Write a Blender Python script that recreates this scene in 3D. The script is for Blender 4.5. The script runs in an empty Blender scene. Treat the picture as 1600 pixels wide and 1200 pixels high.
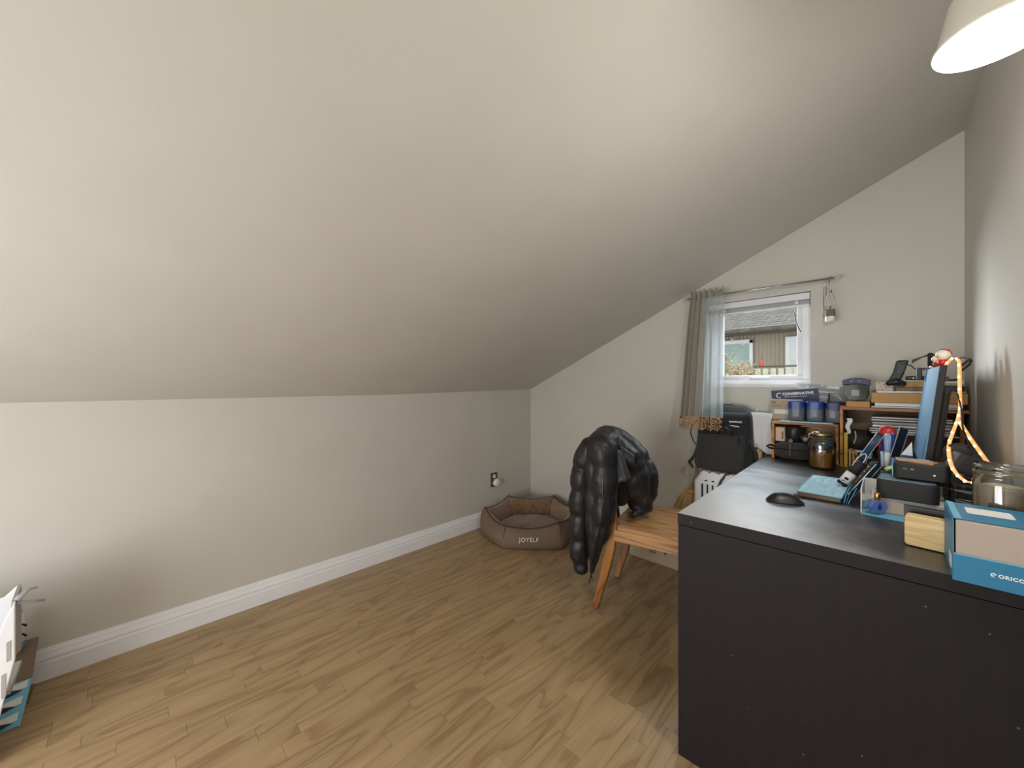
import bpy, bmesh, math, random
from math import sin, cos, pi, radians as R
from mathutils import Vector as V, Matrix, noise
random.seed(7)
C = bpy.context.scene.collection
D = bpy.data
# ------------------------------------------------------------ camera, world, lights, exposure
TH = math.atan2(590, 595)
cam_d = D.cameras.new('camera'); cam = D.objects.new('camera', cam_d); C.objects.link(cam)
cam.location = (0, 0, 1.15); cam.rotation_euler = (pi/2, 0, TH)
cam_d.sensor_width = 36; cam_d.lens = 595/1600*36; cam_d.clip_start = 0.02; cam_d.clip_end = 200
bpy.context.scene.camera = cam
vs = bpy.context.scene.view_settings
vs.view_transform = 'Standard'; vs.look = 'None'; vs.gamma = 1; vs.use_curve_mapping = False
vs.exposure = 0.0
w = D.worlds.new('overcast_sky'); bpy.context.scene.world = w; w.use_nodes = True
bg = w.node_tree.nodes['Background']; bg.inputs[0].default_value = (0.93, 0.97, 1.0, 1); bg.inputs[1].default_value = 1.55

def light(name, kind, loc, energy, col, rot=(0, 0, 0), **k):
    d = D.lights.new(name, kind); d.energy = energy; d.color = col
    for a, b in k.items(): setattr(d, a, b)
    o = D.objects.new(name, d); C.objects.link(o); o.location = loc; o.rotation_euler = rot
    return o
# bulb in the small hanging shade, added fill from behind, daylight through the front window
light('bulb_light', 'POINT', (0.122, 0.97, 1.660), 15, (1, 0.965, 0.92), shadow_soft_size=0.045)
light('added_fill_lamp', 'POINT', (-0.50, -0.95, 0.75), 13.5, (1, 0.985, 0.97), shadow_soft_size=0.4)  # added fill point behind the camera, brightens ceiling and walls
light('added_rear_fill', 'AREA', (-1.0, -1.24, .70), 26, (0.96, 0.98, 1.0), rot=(R(90), 0, 0), shape='RECTANGLE', size=1.45, size_y=1.15)  # added soft area fill, standing at the unseen rear opening
light('front_skylight', 'AREA', (-0.57, 3.75, 2.75), 190, (0.80, 0.92, 1.0), rot=(R(-48), 0, 0), shape='RECTANGLE', size=1.6, size_y=1.2)
side_sky = light('side_skylight', 'AREA', (-1.95, 3.75, 1.75), 150, (0.90, 0.96, 1.0), shape='RECTANGLE', size=.9, size_y=1.2)
side_sky.rotation_euler = (V((-.57, 2.6, 1.38))-V((-1.95, 3.75, 1.75))).to_track_quat('-Z', 'Y').to_euler()

# ------------------------------------------------------------ materials
def lin(h):
    if isinstance(h, str):
        h = [int(h[i:i+2], 16)/255 for i in (0, 2, 4)]
    return tuple((c/12.92 if c <= .04045 else ((c+.055)/1.055)**2.4) for c in h) + (1,)
def new_mat(name):
    m = D.materials.new(name); m.use_nodes = True
    nt = m.node_tree; b = nt.nodes['Principled BSDF']
    return m, nt, b
def nd(nt, t, **k):
    n = nt.nodes.new(t)
    for a, v in k.items():
        if a in n.inputs: n.inputs[a].default_value = v
        else: setattr(n, a, v)
    return n
def pm(name, col, rough=.5, metal=0, col2=None, vs_=8, stretch=(1, 1, 1), bump=0, bs=60, detail=3, coat=0, sheen=0, alpha=1, trans=0, ior=1.45, spec=.5, rnd=0):
    m, nt, b = new_mat(name); L = nt.links.new
    b.inputs['Roughness'].default_value = rough; b.inputs['Metallic'].default_value = metal
    b.inputs['Coat Weight'].default_value = coat; b.inputs['Sheen Weight'].default_value = sheen
    b.inputs['Alpha'].default_value = alpha; b.inputs['Transmission Weight'].default_value = trans
    b.inputs['IOR'].default_value = ior; b.inputs['Specular IOR Level'].default_value = spec
    tc = nd(nt, 'ShaderNodeTexCoord'); mp = nd(nt, 'ShaderNodeMapping'); mp.inputs['Scale'].default_value = stretch
    L(tc.outputs['Object'], mp.inputs[0])
    if rnd:
        oi = nd(nt, 'ShaderNodeObjectInfo'); ml = nd(nt, 'ShaderNodeMath', operation='MULTIPLY'); ml.inputs[1].default_value = 37
        L(oi.outputs['Random'], ml.inputs[0]); L(ml.outputs[0], mp.inputs[1])
    ns = nd(nt, 'ShaderNodeTexNoise', Scale=vs_, Detail=detail); L(mp.outputs[0], ns.inputs['Vector'])
    cr = nd(nt, 'ShaderNodeValToRGB'); c1 = lin(col)
    c2 = lin(col2) if col2 else tuple(x*.93 for x in c1[:3])+(1,)
    cr.color_ramp.elements[0].color = c2; cr.color_ramp.elements[1].color = c1
    cr.color_ramp.elements[0].position = .3; cr.color_ramp.elements[1].position = .7
    L(ns.outputs['Fac'], cr.inputs[0]); L(cr.outputs[0], b.inputs['Base Color'])
    if bump:
        n2 = nd(nt, 'ShaderNodeTexNoise', Scale=bs, Detail=4); L(mp.outputs[0], n2.inputs['Vector'])
        bp = nd(nt, 'ShaderNodeBump', Strength=bump, Distance=.01); L(n2.outputs['Fac'], bp.inputs['Height']); L(bp.outputs[0], b.inputs['Normal'])
    return m
def emit(name, col, st):
    m, nt, b = new_mat(name); b.inputs['Base Color'].default_value = lin(col)
    b.inputs['Emission Color'].default_value = lin(col); b.inputs['Emission Strength'].default_value = st
    return m
def wood(name, light_c, dark_c, rings=14, rough=.4, axis=1, rnd=False, scale=1, coat=0, tone=.10):
    """wood with flowing grain that runs along the given axis"""
    m, nt, b = new_mat(name); L = nt.links.new
    b.inputs['Roughness'].default_value = rough; b.inputs['Coat Weight'].default_value = coat
    tc = nd(nt, 'ShaderNodeTexCoord'); mp = nd(nt, 'ShaderNodeMapping')
    st = [9*scale]*3; st[axis] = 1.15*scale; mp.inputs['Scale'].default_value = st
    L(tc.outputs['Object'], mp.inputs[0])
    oi = nd(nt, 'ShaderNodeObjectInfo'); ml = nd(nt, 'ShaderNodeMath', operation='MULTIPLY'); ml.inputs[1].default_value = 61 if rnd else 0
    L(oi.outputs['Random'], ml.inputs[0]); L(ml.outputs[0], mp.inputs[1])
    ns = nd(nt, 'ShaderNodeTexNoise', Scale=1.1, Detail=1.5, Roughness=.4); L(mp.outputs[0], ns.inputs['Vector'])
    m1 = nd(nt, 'ShaderNodeMath', operation='MULTIPLY'); m1.inputs[1].default_value = rings; L(ns.outputs['Fac'], m1.inputs[0])
    fr = nd(nt, 'ShaderNodeMath', operation='FRACT'); L(m1.outputs[0], fr.inputs[0])
    cr = nd(nt, 'ShaderNodeValToRGB'); e = cr.color_ramp.elements
    lc, dc = lin(light_c), lin(dark_c)
    e[0].position = 0; e[0].color = dc; e[1].position = .25; e[1].color = tuple((a*.3+c_*.7) for a, c_ in zip(dc, lc))
    x = e.new(.55); x.color = lc; x = e.new(.93); x.color = tuple((a*.35+c_*.65) for a, c_ in zip(dc, lc)); x = e.new(1); x.color = dc
    L(fr.outputs[0], cr.inputs[0])
    mp2 = nd(nt, 'ShaderNodeMapping'); s2 = [240*scale]*3; s2[axis] = 5*scale; mp2.inputs['Scale'].default_value = s2
    L(tc.outputs['Object'], mp2.inputs[0]); L(ml.outputs[0], mp2.inputs[1])
    n2 = nd(nt, 'ShaderNodeTexNoise', Scale=1, Detail=3); L(mp2.outputs[0], n2.inputs['Vector'])
    mx = nd(nt, 'ShaderNodeMix', data_type='RGBA', blend_type='MULTIPLY'); mx.inputs[0].default_value = .35
    L(cr.outputs[0], mx.inputs[6]); L(n2.outputs['Fac'], mx.inputs[7])
    hs = nd(nt, 'ShaderNodeHueSaturation'); L(mx.outputs[2], hs.inputs['Color'])
    mr = nd(nt, 'ShaderNodeMapRange'); mr.inputs['To Min'].default_value = 1.12-tone; mr.inputs['To Max'].default_value = 1.12+tone
    L(oi.outputs['Random'], mr.inputs['Value']); L(mr.outputs[0], hs.inputs['Value'])
    L(hs.outputs[0], b.inputs['Base Color'])
    return m
def glassy(name, tint='ffffff', gloss=.12, opac=0.0):
    """thin clear sheet: see-through with a faint reflection"""
    m, nt, b = new_mat(name); L = nt.links.new; nt.nodes.remove(b); out = nt.nodes['Material Output']
    tr = nd(nt, 'ShaderNodeBsdfTransparent'); tr.inputs[0].default_value = lin(tint)
    gl = nd(nt, 'ShaderNodeBsdfGlossy'); gl.inputs['Roughness'].default_value = .05
    lw = nd(nt, 'ShaderNodeLayerWeight'); lw.inputs[0].default_value = .25
    mr = nd(nt, 'ShaderNodeMapRange'); mr.inputs['To Min'].default_value = gloss*.4; mr.inputs['To Max'].default_value = min(1, gloss*4)
    L(lw.outputs['Fresnel'], mr.inputs['Value'])
    mx = nd(nt, 'ShaderNodeMixShader'); L(mr.outputs[0], mx.inputs[0]); L(tr.outputs[0], mx.inputs[1]); L(gl.outputs[0], mx.inputs[2])
    if opac:
        df = nd(nt, 'ShaderNodeBsdfDiffuse'); df.inputs[0].default_value = lin(tint)
        m2 = nd(nt, 'ShaderNodeMixShader'); m2.inputs[0].default_value = opac
        L(mx.outputs[0], m2.inputs[1]); L(df.outputs[0], m2.inputs[2]); L(m2.outputs[0], out.inputs[0])
    else: L(mx.outputs[0], out.inputs[0])
    return m
def sheer(name, col, tl=.45, tr_=.35):
    m, nt, b = new_mat(name); L = nt.links.new; nt.nodes.remove(b); out = nt.nodes['Material Output']
    df = nd(nt, 'ShaderNodeBsdfDiffuse'); df.inputs[0].default_value = lin(col)
    t = nd(nt, 'ShaderNodeBsdfTranslucent'); t.inputs[0].default_value = lin(col)
    a = nd(nt, 'ShaderNodeMixShader'); a.inputs[0].default_value = tl; L(df.outputs[0], a.inputs[1]); L(t.outputs[0], a.inputs[2])
    tp = nd(nt, 'ShaderNodeBsdfTransparent'); c_ = nd(nt, 'ShaderNodeMixShader'); c_.inputs[0].default_value = tr_
    L(a.outputs[0], c_.inputs[1]); L(tp.outputs[0], c_.inputs[2]); L(c_.outputs[0], out.inputs[0])
    return m
M = {}
M['paint'] = pm('wall_paint', 'c9c5bc', .55, col2='c5c1b7', vs_=3, bump=.03, bs=180)
M['white'] = pm('white_trim_paint', 'ebebed', .35, col2='e5e5e8')
M['vinyl'] = pm('white_vinyl', 'e6e6ea', .3)
M['plank'] = wood('laminate_oak', 'b2966f', '957753', rings=6, rough=.4, rnd=True, tone=.07)
M['gap'] = pm('joint_brown', '6e5231', .7)
M['chairwood'] = wood('chair_walnut', 'c39058', '875a32', rings=7, rough=.33, axis=0, coat=.3, scale=1.3, tone=0)
M['chairwoodz'] = wood('chair_walnut_upright', 'b67a3e', '7a4820', rings=6, rough=.35, axis=2, coat=.3, tone=0)
M['shelfwood'] = wood('shelf_pine', 'c08a52', '8f5c2c', rings=5, rough=.5, axis=0, tone=0)
M['bamboo'] = wood('bamboo_block', 'e0c48e', 'c8a86c', rings=6, rough=.5, axis=0, scale=2.2, tone=0)
M['card'] = pm('brown_cardboard', 'bf9560', .8, col2='b58a55', vs_=6, stretch=(1, 8, 1))
M['carddk'] = pm('dull_cardboard', '7d6b58', .85)
M['cardlt'] = pm('pale_cardboard', 'b5a58d', .8)
M['black'] = pm('black_plastic', '1a1a1c', .4, col2='151517')
M['blackm'] = pm('matte_black_plastic', '232221', .65)
M['blackg'] = pm('gloss_black', '0c0d10', .12, coat=.5)
M['fabric'] = pm('black_woven_fabric', '27262a', .85, col2='1c1b1f', vs_=120, bump=.35, bs=500, sheen=.2)
M['fabgrey'] = pm('charcoal_fabric', '3a3835', .85, col2='2e2c2a', vs_=90, bump=.35, bs=420, sheen=.2)
M['nylon'] = pm('black_puffer_nylon', '262426', .42, col2='1c1b1d', vs_=18, bump=.55, bs=45, stretch=(1, 1, .22))
M['steel'] = pm('brushed_steel', 'b8b8bc', .28, metal=1)
M['silver'] = pm('silver_plastic', 'b5b3b0', .35, metal=.6)
M['paper'] = pm('white_paper', 'e4e3df', .7)
M['papergr'] = pm('grey_paper', 'a9a59e', .7)
M['blue'] = pm('teal_blue_print', '2d7ba0', .4, col2='2a759a')
M['bluelt'] = pm('light_blue_print', '6fb4cf', .5)
M['navy'] = pm('navy_print', '1c2747', .45)
M['navylid'] = pm('blue_plastic_lid', '1c3f8c', .3, col2='18367c')
M['navylid2'] = pm('dark_blue_plastic_lid', '1b2550', .35)
M['beigep'] = pm('beige_panel', 'b0a094', .6)
M['padblue'] = pm('pale_blue_quilt', 'b4d6e3', .75, col2='9cc6d7', vs_=40, bump=.5, bs=160)
M['plush'] = pm('brown_plush', '94714c', .95, col2='6f5236', vs_=40, bump=1, bs=130, detail=6, sheen=.6)
M['canvas'] = pm('taupe_canvas', '7d6858', .85, col2='76614f', vs_=10, bump=.3, bs=300)
M['piping'] = pm('dark_brown_piping', '4d3725', .8)
M['red'] = pm('red_plastic', 'c8201c', .35)
M['yellow'] = pm('yellow_plastic', 'd0a83c', .5)
M['gold'] = pm('gold_metal', 'caa25a', .25, metal=1)
M['straw'] = pm('broom_straw', 'cdae7c', .8, col2='a98754', vs_=60, stretch=(6, 6, 1))
M['lace'] = pm('beige_lace_thread', 'c09a6c', .85)
M['greyplate'] = pm('dark_grey_plate', '55554f', .45, metal=.3)
M['pane'] = glassy('window_pane', 'ffffff', .02)
M['jarglass'] = glassy('jar_glass', 'e4ecec', .35)
M['clearplastic'] = glassy('frosted_clear_plastic', 'a9b3c0', .05, .26)
M['smoky'] = glassy('smoky_clear_plastic', 'a3aaa8', .03, .12)
M['bag'] = glassy('thin_plastic_bag', 'cfd3d6', .12, .40)
M['white_cloth'] = pm('white_cotton', 'dcdcdf', .9, bump=.2, bs=200, sheen=.3)
M['label_white'] = pm('white_ink', 'f2f2f2', .5)
M['ink'] = pm('black_ink', '141414', .6)
M['screen'] = emit('monitor_screen_blue', '457896', .22)
M['led'] = emit('warm_led', 'ffe2a8', 9)
M['ledtape'] = emit('warm_led_tape', 'f2a868', .85)

# desk top: black-brown, worn and dusty in patches
def desk_mat():
    m, nt, b = new_mat('black_brown_laminate'); L = nt.links.new
    tc = nd(nt, 'ShaderNodeTexCoord')
    n1 = nd(nt, 'ShaderNodeTexNoise', Scale=3.5, Detail=5, Roughness=.6); mp = nd(nt, 'ShaderNodeMapping'); mp.inputs['Scale'].default_value = (1, 3, 1)
    L(tc.outputs['Object'], mp.inputs[0]); L(mp.outputs[0], n1.inputs['Vector'])
    n2 = nd(nt, 'ShaderNodeTexNoise', Scale=55, Detail=6, Roughness=.8); L(mp.outputs[0], n2.inputs['Vector'])
    cr = nd(nt, 'ShaderNodeValToRGB'); e = cr.color_ramp.elements
    e[0].position = .50; e[0].color = lin('201d1f'); e[1].position = .72; e[1].color = lin('444347')
    L(n1.outputs['Fac'], cr.inputs[0])
    cr2 = nd(nt, 'ShaderNodeValToRGB'); e = cr2.color_ramp.elements
    e[0].position = .68; e[0].color = (0, 0, 0, 1); e[1].position = .74; e[1].color = (1, 1, 1, 1)
    L(n2.outputs['Fac'], cr2.inputs[0])
    mx = nd(nt, 'ShaderNodeMix', data_type='RGBA'); L(cr2.outputs[0], mx.inputs[0]); L(cr.outputs[0], mx.inputs[6]); mx.inputs[7].default_value = lin('8d8c90')
    L(mx.outputs[2], b.inputs['Base Color'])
    mr = nd(nt, 'ShaderNodeMapRange'); mr.inputs['To Min'].default_value = .22; mr.inputs['To Max'].default_value = .5
    L(n1.outputs['Fac'], mr.inputs['Value']); L(mr.outputs[0], b.inputs['Roughness'])
    # painted-in pale sheen over the near left of the top, plus blotchy wear
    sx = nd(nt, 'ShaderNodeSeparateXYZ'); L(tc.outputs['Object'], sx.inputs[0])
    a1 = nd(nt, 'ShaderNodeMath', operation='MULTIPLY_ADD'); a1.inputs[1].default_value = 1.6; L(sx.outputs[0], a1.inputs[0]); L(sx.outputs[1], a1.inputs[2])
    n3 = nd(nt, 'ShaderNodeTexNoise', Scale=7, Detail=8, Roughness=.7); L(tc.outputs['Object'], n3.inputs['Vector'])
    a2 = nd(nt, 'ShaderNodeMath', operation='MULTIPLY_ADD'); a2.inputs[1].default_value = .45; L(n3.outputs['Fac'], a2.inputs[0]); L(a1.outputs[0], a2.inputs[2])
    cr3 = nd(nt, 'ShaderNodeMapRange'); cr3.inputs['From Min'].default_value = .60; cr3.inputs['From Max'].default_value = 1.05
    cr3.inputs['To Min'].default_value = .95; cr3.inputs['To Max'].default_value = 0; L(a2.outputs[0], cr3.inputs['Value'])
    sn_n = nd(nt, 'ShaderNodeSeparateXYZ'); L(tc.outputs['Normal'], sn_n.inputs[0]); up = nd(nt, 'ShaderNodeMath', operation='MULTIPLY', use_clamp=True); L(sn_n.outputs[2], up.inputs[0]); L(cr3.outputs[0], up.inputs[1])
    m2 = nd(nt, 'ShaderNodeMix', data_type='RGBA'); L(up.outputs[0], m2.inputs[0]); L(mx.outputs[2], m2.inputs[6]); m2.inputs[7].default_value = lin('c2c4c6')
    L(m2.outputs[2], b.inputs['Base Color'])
    b.inputs['IOR'].default_value = 1.7; b.inputs['Specular IOR Level'].default_value = .9
    return m
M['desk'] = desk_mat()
def panel_mat():
    m, nt, b = new_mat('black_brown_side'); L = nt.links.new
    tc = nd(nt, 'ShaderNodeTexCoord'); mp = nd(nt, 'ShaderNodeMapping'); mp.inputs['Scale'].default_value = (60, 60, 3)
    L(tc.outputs['Object'], mp.inputs[0]); n = nd(nt, 'ShaderNodeTexNoise', Scale=1, Detail=4); L(mp.outputs[0], n.inputs['Vector'])
    cr = nd(nt, 'ShaderNodeValToRGB'); cr.color_ramp.elements[0].color = lin('1b1618'); cr.color_ramp.elements[1].color = lin('241e20')
    L(n.outputs['Fac'], cr.inputs[0])
    vo = nd(nt, 'ShaderNodeTexVoronoi', Scale=22); L(tc.outputs['Object'], vo.inputs['Vector'])
    ls = nd(nt, 'ShaderNodeMath', operation='LESS_THAN'); ls.inputs[1].default_value = .045; L(vo.outputs['Distance'], ls.inputs[0])
    mx = nd(nt, 'ShaderNodeMix', data_type='RGBA'); L(ls.outputs[0], mx.inputs[0]); L(cr.outputs[0], mx.inputs[6]); mx.inputs[7].default_value = lin('6d666a')
    L(mx.outputs[2], b.inputs['Base Color']); b.inputs['Roughness'].default_value = .6; b.inputs['Specular IOR Level'].default_value = .25
    return m
M['deskside'] = panel_mat()

# ------------------------------------------------------------ helpers
def wm(o):
    m = Matrix.Identity(4)
    while o is not None:
        m = o.matrix_basis @ m; o = o.parent
    return m
def tag(o, label=None, cat=None, group=None, kind=None):
    for k, v in (('label', label), ('category', cat), ('group', group), ('kind', kind)):
        if v: o[k] = v
    return o
def thing(name, label, cat, loc=(0, 0, 0), rz=0, group=None):
    o = D.objects.new(name, None); C.objects.link(o); o.empty_display_size = .05
    o.location = loc; o.rotation_euler = (0, 0, rz)
    return tag(o, label, cat, group)
class MB:
    def __init__(s): s.v = []; s.f = []; s.mi = []; s.cur = 0
    def add(s, vs_, fs, T=None):
        n = len(s.v); s.v += [tuple(T @ V(v)) if T is not None else tuple(v) for v in vs_]
        s.f += [tuple(i+n for i in f) for f in fs]; s.mi += [s.cur]*len(fs); return s
    def box(s, x0, x1, y0, y1, z0, z1, T=None):
        vs_ = [(x, y, z) for z in (z0, z1) for y in (y0, y1) for x in (x0, x1)]
        return s.add(vs_, [(0, 2, 3, 1), (4, 5, 7, 6), (0, 1, 5, 4), (2, 6, 7, 3), (0, 4, 6, 2), (1, 3, 7, 5)], T)
    def hexa(s, b, t, T=None):   # bottom quad (ccw from above) and top quad
        return s.add(list(b)+list(t), [(3, 2, 1, 0), (4, 5, 6, 7), (0, 1, 5, 4), (1, 2, 6, 5), (2, 3, 7, 6), (3, 0, 4, 7)], T)
    def lathe(s, prof, n=24, c=(0, 0, 0), T=None, caps=True):
        vs_ = []; fs = []
        for r, z in prof:
            for i in range(n): a = 2*pi*i/n; vs_.append((c[0]+r*cos(a), c[1]+r*sin(a), c[2]+z))
        for j in range(len(prof)-1):
            for i in range(n): k = (i+1) % n; fs.append((j*n+i, j*n+k, (j+1)*n+k, (j+1)*n+i))
        if caps:
            fs.append(tuple(range(n-1, -1, -1))); m = (len(prof)-1)*n; fs.append(tuple(range(m, m+n)))
        return s.add(vs_, fs, T)
    def tube(s, pts, r, n=8, closed=False, flat=None):
        pts = [V(p) for p in pts]; N = len(pts); vs_ = []; fs = []; prev = None
        for i, p in enumerate(pts):
            a = pts[(i-1) % N] if (closed or i > 0) else p; b = pts[(i+1) % N] if (closed or i < N-1) else p
            t = (b-a).normalized()
            if prev is None:
                u = t.cross(V((0, 0, 1)));
                if u.length < .05: u = t.cross(V((1, 0, 0)))
            else: u = prev-t*prev.dot(t)
            u.normalize(); prev = u; w_ = t.cross(u)
            rr = r[i] if isinstance(r, (list, tuple)) else r; fl = flat if flat else 1
            for k in range(n): an = 2*pi*k/n; vs_.append(p+u*cos(an)*rr+w_*sin(an)*rr*fl)
        M_ = N if closed else N-1
        for i in range(M_):
            j = (i+1) % N
            for k in range(n): l = (k+1) % n; fs.append((i*n+k, i*n+l, j*n+l, j*n+k))
        if not closed: fs.append(tuple(range(n-1, -1, -1))); fs.append(tuple(range((N-1)*n, N*n)))
        return s.add(vs_, fs)
    def grid(s, fn, nu, nv, closed_u=False):
        vs_ = [fn(i/nu, j/nv) for j in range(nv+1) for i in range(nu+(0 if closed_u else 1))]
        W = nu if closed_u else nu+1; fs = []
        for j in range(nv):
            for i in range(nu): k = (i+1) % W; fs.append((j*W+i, j*W+k, (j+1)*W+k, (j+1)*W+i))
        return s.add(vs_, fs)
    def poly(s, pts, z0, z1, T=None):   # extruded outline, pts ccw
        n = len(pts); vs_ = [(x, y, z0) for x, y in pts]+[(x, y, z1) for x, y in pts]
        fs = [tuple(range(n-1, -1, -1)), tuple(range(n, 2*n))]+[(i, (i+1) % n, n+(i+1) % n, n+i) for i in range(n)]
        return s.add(vs_, fs, T)
    def build(s, name, mat, parent=None, world=False, bevel=0, seg=2, smooth=False, sub=0, solid=0, label=None, kind=None):
        vs_ = s.v
        if world and parent is not None:
            im = wm(parent).inverted(); vs_ = [tuple(im @ V(v)) for v in vs_]
        me = D.meshes.new(name); me.from_pydata(vs_, [], s.f)
        for m in (mat if isinstance(mat, (list, tuple)) else [mat]): me.materials.append(m)
        for p, i in zip(me.polygons, s.mi): p.material_index = i; p.use_smooth = smooth
        me.update()
        o = D.objects.new(name, me); C.objects.link(o); o.parent = parent
        if solid: x = o.modifiers.new('thickness', 'SOLIDIFY'); x.thickness = solid; x.offset = 0
        if bevel: x = o.modifiers.new('bevel', 'BEVEL'); x.width = bevel; x.segments = seg; x.limit_method = 'ANGLE'; x.angle_limit = R(40)
        if sub: x = o.modifiers.new('sub', 'SUBSURF'); x.levels = x.render_levels = sub
        tag(o, label, kind=kind)
        return o
def T_(loc, rx=0, ry=0, rz=0, sc=1):
    return Matrix.Translation(loc) @ Matrix.Rotation(rz, 4, 'Z') @ Matrix.Rotation(ry, 4, 'Y') @ Matrix.Rotation(rx, 4, 'X') @ Matrix.Scale(sc, 4)
def box(name, mat, parent, x0, x1, y0, y1, z0, z1, world=True, bevel=.002, T=None, **k):
    return MB().box(x0, x1, y0, y1, z0, z1, T).build(name, mat, parent, world, bevel, **k)
def struct(o): o['kind'] = 'structure'; return o
def text(body, size, mat, parent, T, name='lettering', ext=.0004, bold=0, spacing=1):
    c = D.curves.new('t', 'FONT'); c.body = body; c.size = size; c.extrude = ext; c.align_x = 'CENTER'; c.align_y = 'CENTER'; c.offset = bold; c.space_character = spacing
    c.resolution_u = 3
    t = D.objects.new('t', c); C.objects.link(t); dg = bpy.context.evaluated_depsgraph_get(); dg.update()
    me = D.meshes.new_from_object(t.evaluated_get(dg)); D.objects.remove(t)
    me.transform((wm(parent).inverted() if parent else Matrix.Identity(4)) @ T)
    me.materials.clear(); me.materials.append(mat)
    o = D.objects.new(name, me); C.objects.link(o); o.parent = parent
    return o
FRONT = Matrix.Rotation(pi/2, 4, 'X')   # lettering upright, facing -Y
def blob(parts, voxel, smooth=6, disp=0, dscale=10):
    """continuous surface from overlapping capsule chains; parts = list of [(x,y,z,r),...]"""
    mb = MB()
    for ch in parts:
        pts = []
        for a, b in zip(ch[:-1], ch[1:]):
            a, b = V(a), V(b); L = (b.xyz-a.xyz).length; n = max(2, int(L/(min(a.w, b.w)*.25+1e-3))); n = min(n, 24)
            for i in range(n): pts.append(a.lerp(b, i/n))
        pts.append(V(ch[-1]))
        # rounded ends
        p0, p1 = pts[0], pts[-1]; t0 = (pts[0].xyz-pts[1].xyz).normalized(); t1 = (pts[-1].xyz-pts[-2].xyz).normalized()
        s = []; e = []
        for k in range(5):
            an = pi/2*(k+.15)/5.15
            s.append((p0.xyz+t0*p0.w*cos(an), p0.w*sin(an))); e.append((p1.xyz+t1*p1.w*cos(an), p1.w*sin(an)))
        seq = s+[(p.xyz, p.w) for p in pts]+e[::-1]
        mb.tube([q[0] for q in seq], [q[1] for q in seq], n=14)
    me = D.meshes.new('b'); me.from_pydata(mb.v, [], mb.f); me.update()
    o = D.objects.new('b', me); C.objects.link(o)
    x = o.modifiers.new('r', 'REMESH'); x.mode = 'VOXEL'; x.voxel_size = voxel
    if smooth: x = o.modifiers.new('s', 'SMOOTH'); x.iterations = smooth; x.factor = .5
    dg = bpy.context.evaluated_depsgraph_get(); dg.update()
    out = D.meshes.new_from_object(o.evaluated_get(dg)); D.objects.remove(o)
    if disp:
        for v in out.vertices:
            v.co += v.normal*disp*noise.noise(v.co*dscale)
    for p in out.polygons: p.use_smooth = True
    return out
def put(me, name, mat, parent, world=True, **k):
    if world and parent: me.transform(wm(parent).inverted())
    me.name = name; me.materials.clear(); me.materials.append(mat)
    o = D.objects.new(name, me); C.objects.link(o); o.parent = parent; tag(o, **k); return o
def puff(pts, pinch, amp=.13, ph=0):
    """quilt a capsule chain: radius swells between stitch lines every `pinch` metres"""
    out = []; d = ph
    for a, b in zip(pts[:-1], pts[1:]):
        a, b = V(a), V(b); L = (b.xyz-a.xyz).length; n = max(2, int(L/.012))
        for i in range(n):
            q = a.lerp(b, i/n); dd = d+L*i/n; q.w *= 1-amp+amp*1.25*abs(sin(pi*dd/pinch))**.5; out.append(q)
        d += L
    out.append(V(pts[-1])); return out

# ------------------------------------------------------------ the room
XL, XR, YB, YR = -2.342, .235, 2.604, -1.30
def zc(x, y=2.6): # underside of the sloping ceiling
    k = 1.079 if y <= 1.2 else 1.079+.024*min(1, (y-1.2)/1.4)
    return k+(2.272-k)*(x-XL)/(XR-XL)
floor = struct(box('floor', M['gap'], None, XL-.1, XR+.1, YR-.1, YB+.1, -.10, -.006, bevel=0))
wx0, wx1, wz0, wz1 = -.828, -.304, 1.134, 1.660
mb = MB(); Yt = YB+.14
def wallpiece(x0, x1, za, zb0, zb1):
    mb.hexa([(x0, YB, za), (x1, YB, za), (x1, Yt, za), (x0, Yt, za)], [(x0, YB, zb0), (x1, YB, zb1), (x1, Yt, zb1), (x0, Yt, zb0)])
wallpiece(XL-.1, wx0, -.05, zc(XL-.1)+.01, zc(wx0)+.01); wallpiece(wx1, XR+.1, -.05, zc(wx1)+.01, zc(XR+.1)+.01)
wallpiece(wx0, wx1, -.05, wz0, wz0); wallpiece(wx0, wx1, wz1, zc(wx0)+.01, zc(wx1)+.01)
struct(mb.build('wall_back', M['paint']))
mb = MB()
ys = [YR-.1, 1.2, YB+.1]; zs = [1.079, 1.079, 1.1035]
for a in (0, 1):
    mb.hexa([(XL-.1, ys[a], -.05), (XL, ys[a], -.05), (XL, ys[a+1], -.05), (XL-.1, ys[a+1], -.05)],
            [(XL-.1, ys[a], zs[a]+.01), (XL, ys[a], zs[a]+.01), (XL, ys[a+1], zs[a+1]+.01), (XL-.1, ys[a+1], zs[a+1]+.01)])
struct(mb.build('wall_left', M['paint']))
struct(box('wall_right', M['paint'], None, XR, XR+.1, YR-.1, YB+.1, -.05, 2.29, bevel=0))
mb = MB()
for a in (0, 1):
    b = [(XL-.1, ys[a], zs[a]-.0463), (XR+.1, ys[a], 2.272+.0463), (XR+.1, ys[a+1], 2.272+.0463), (XL-.1, ys[a+1], zs[a+1]-.0463)]
    mb.hexa(b, [(x, y, z+.12) for x, y, z in b])
struct(mb.build('ceiling', M['paint']))
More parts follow.
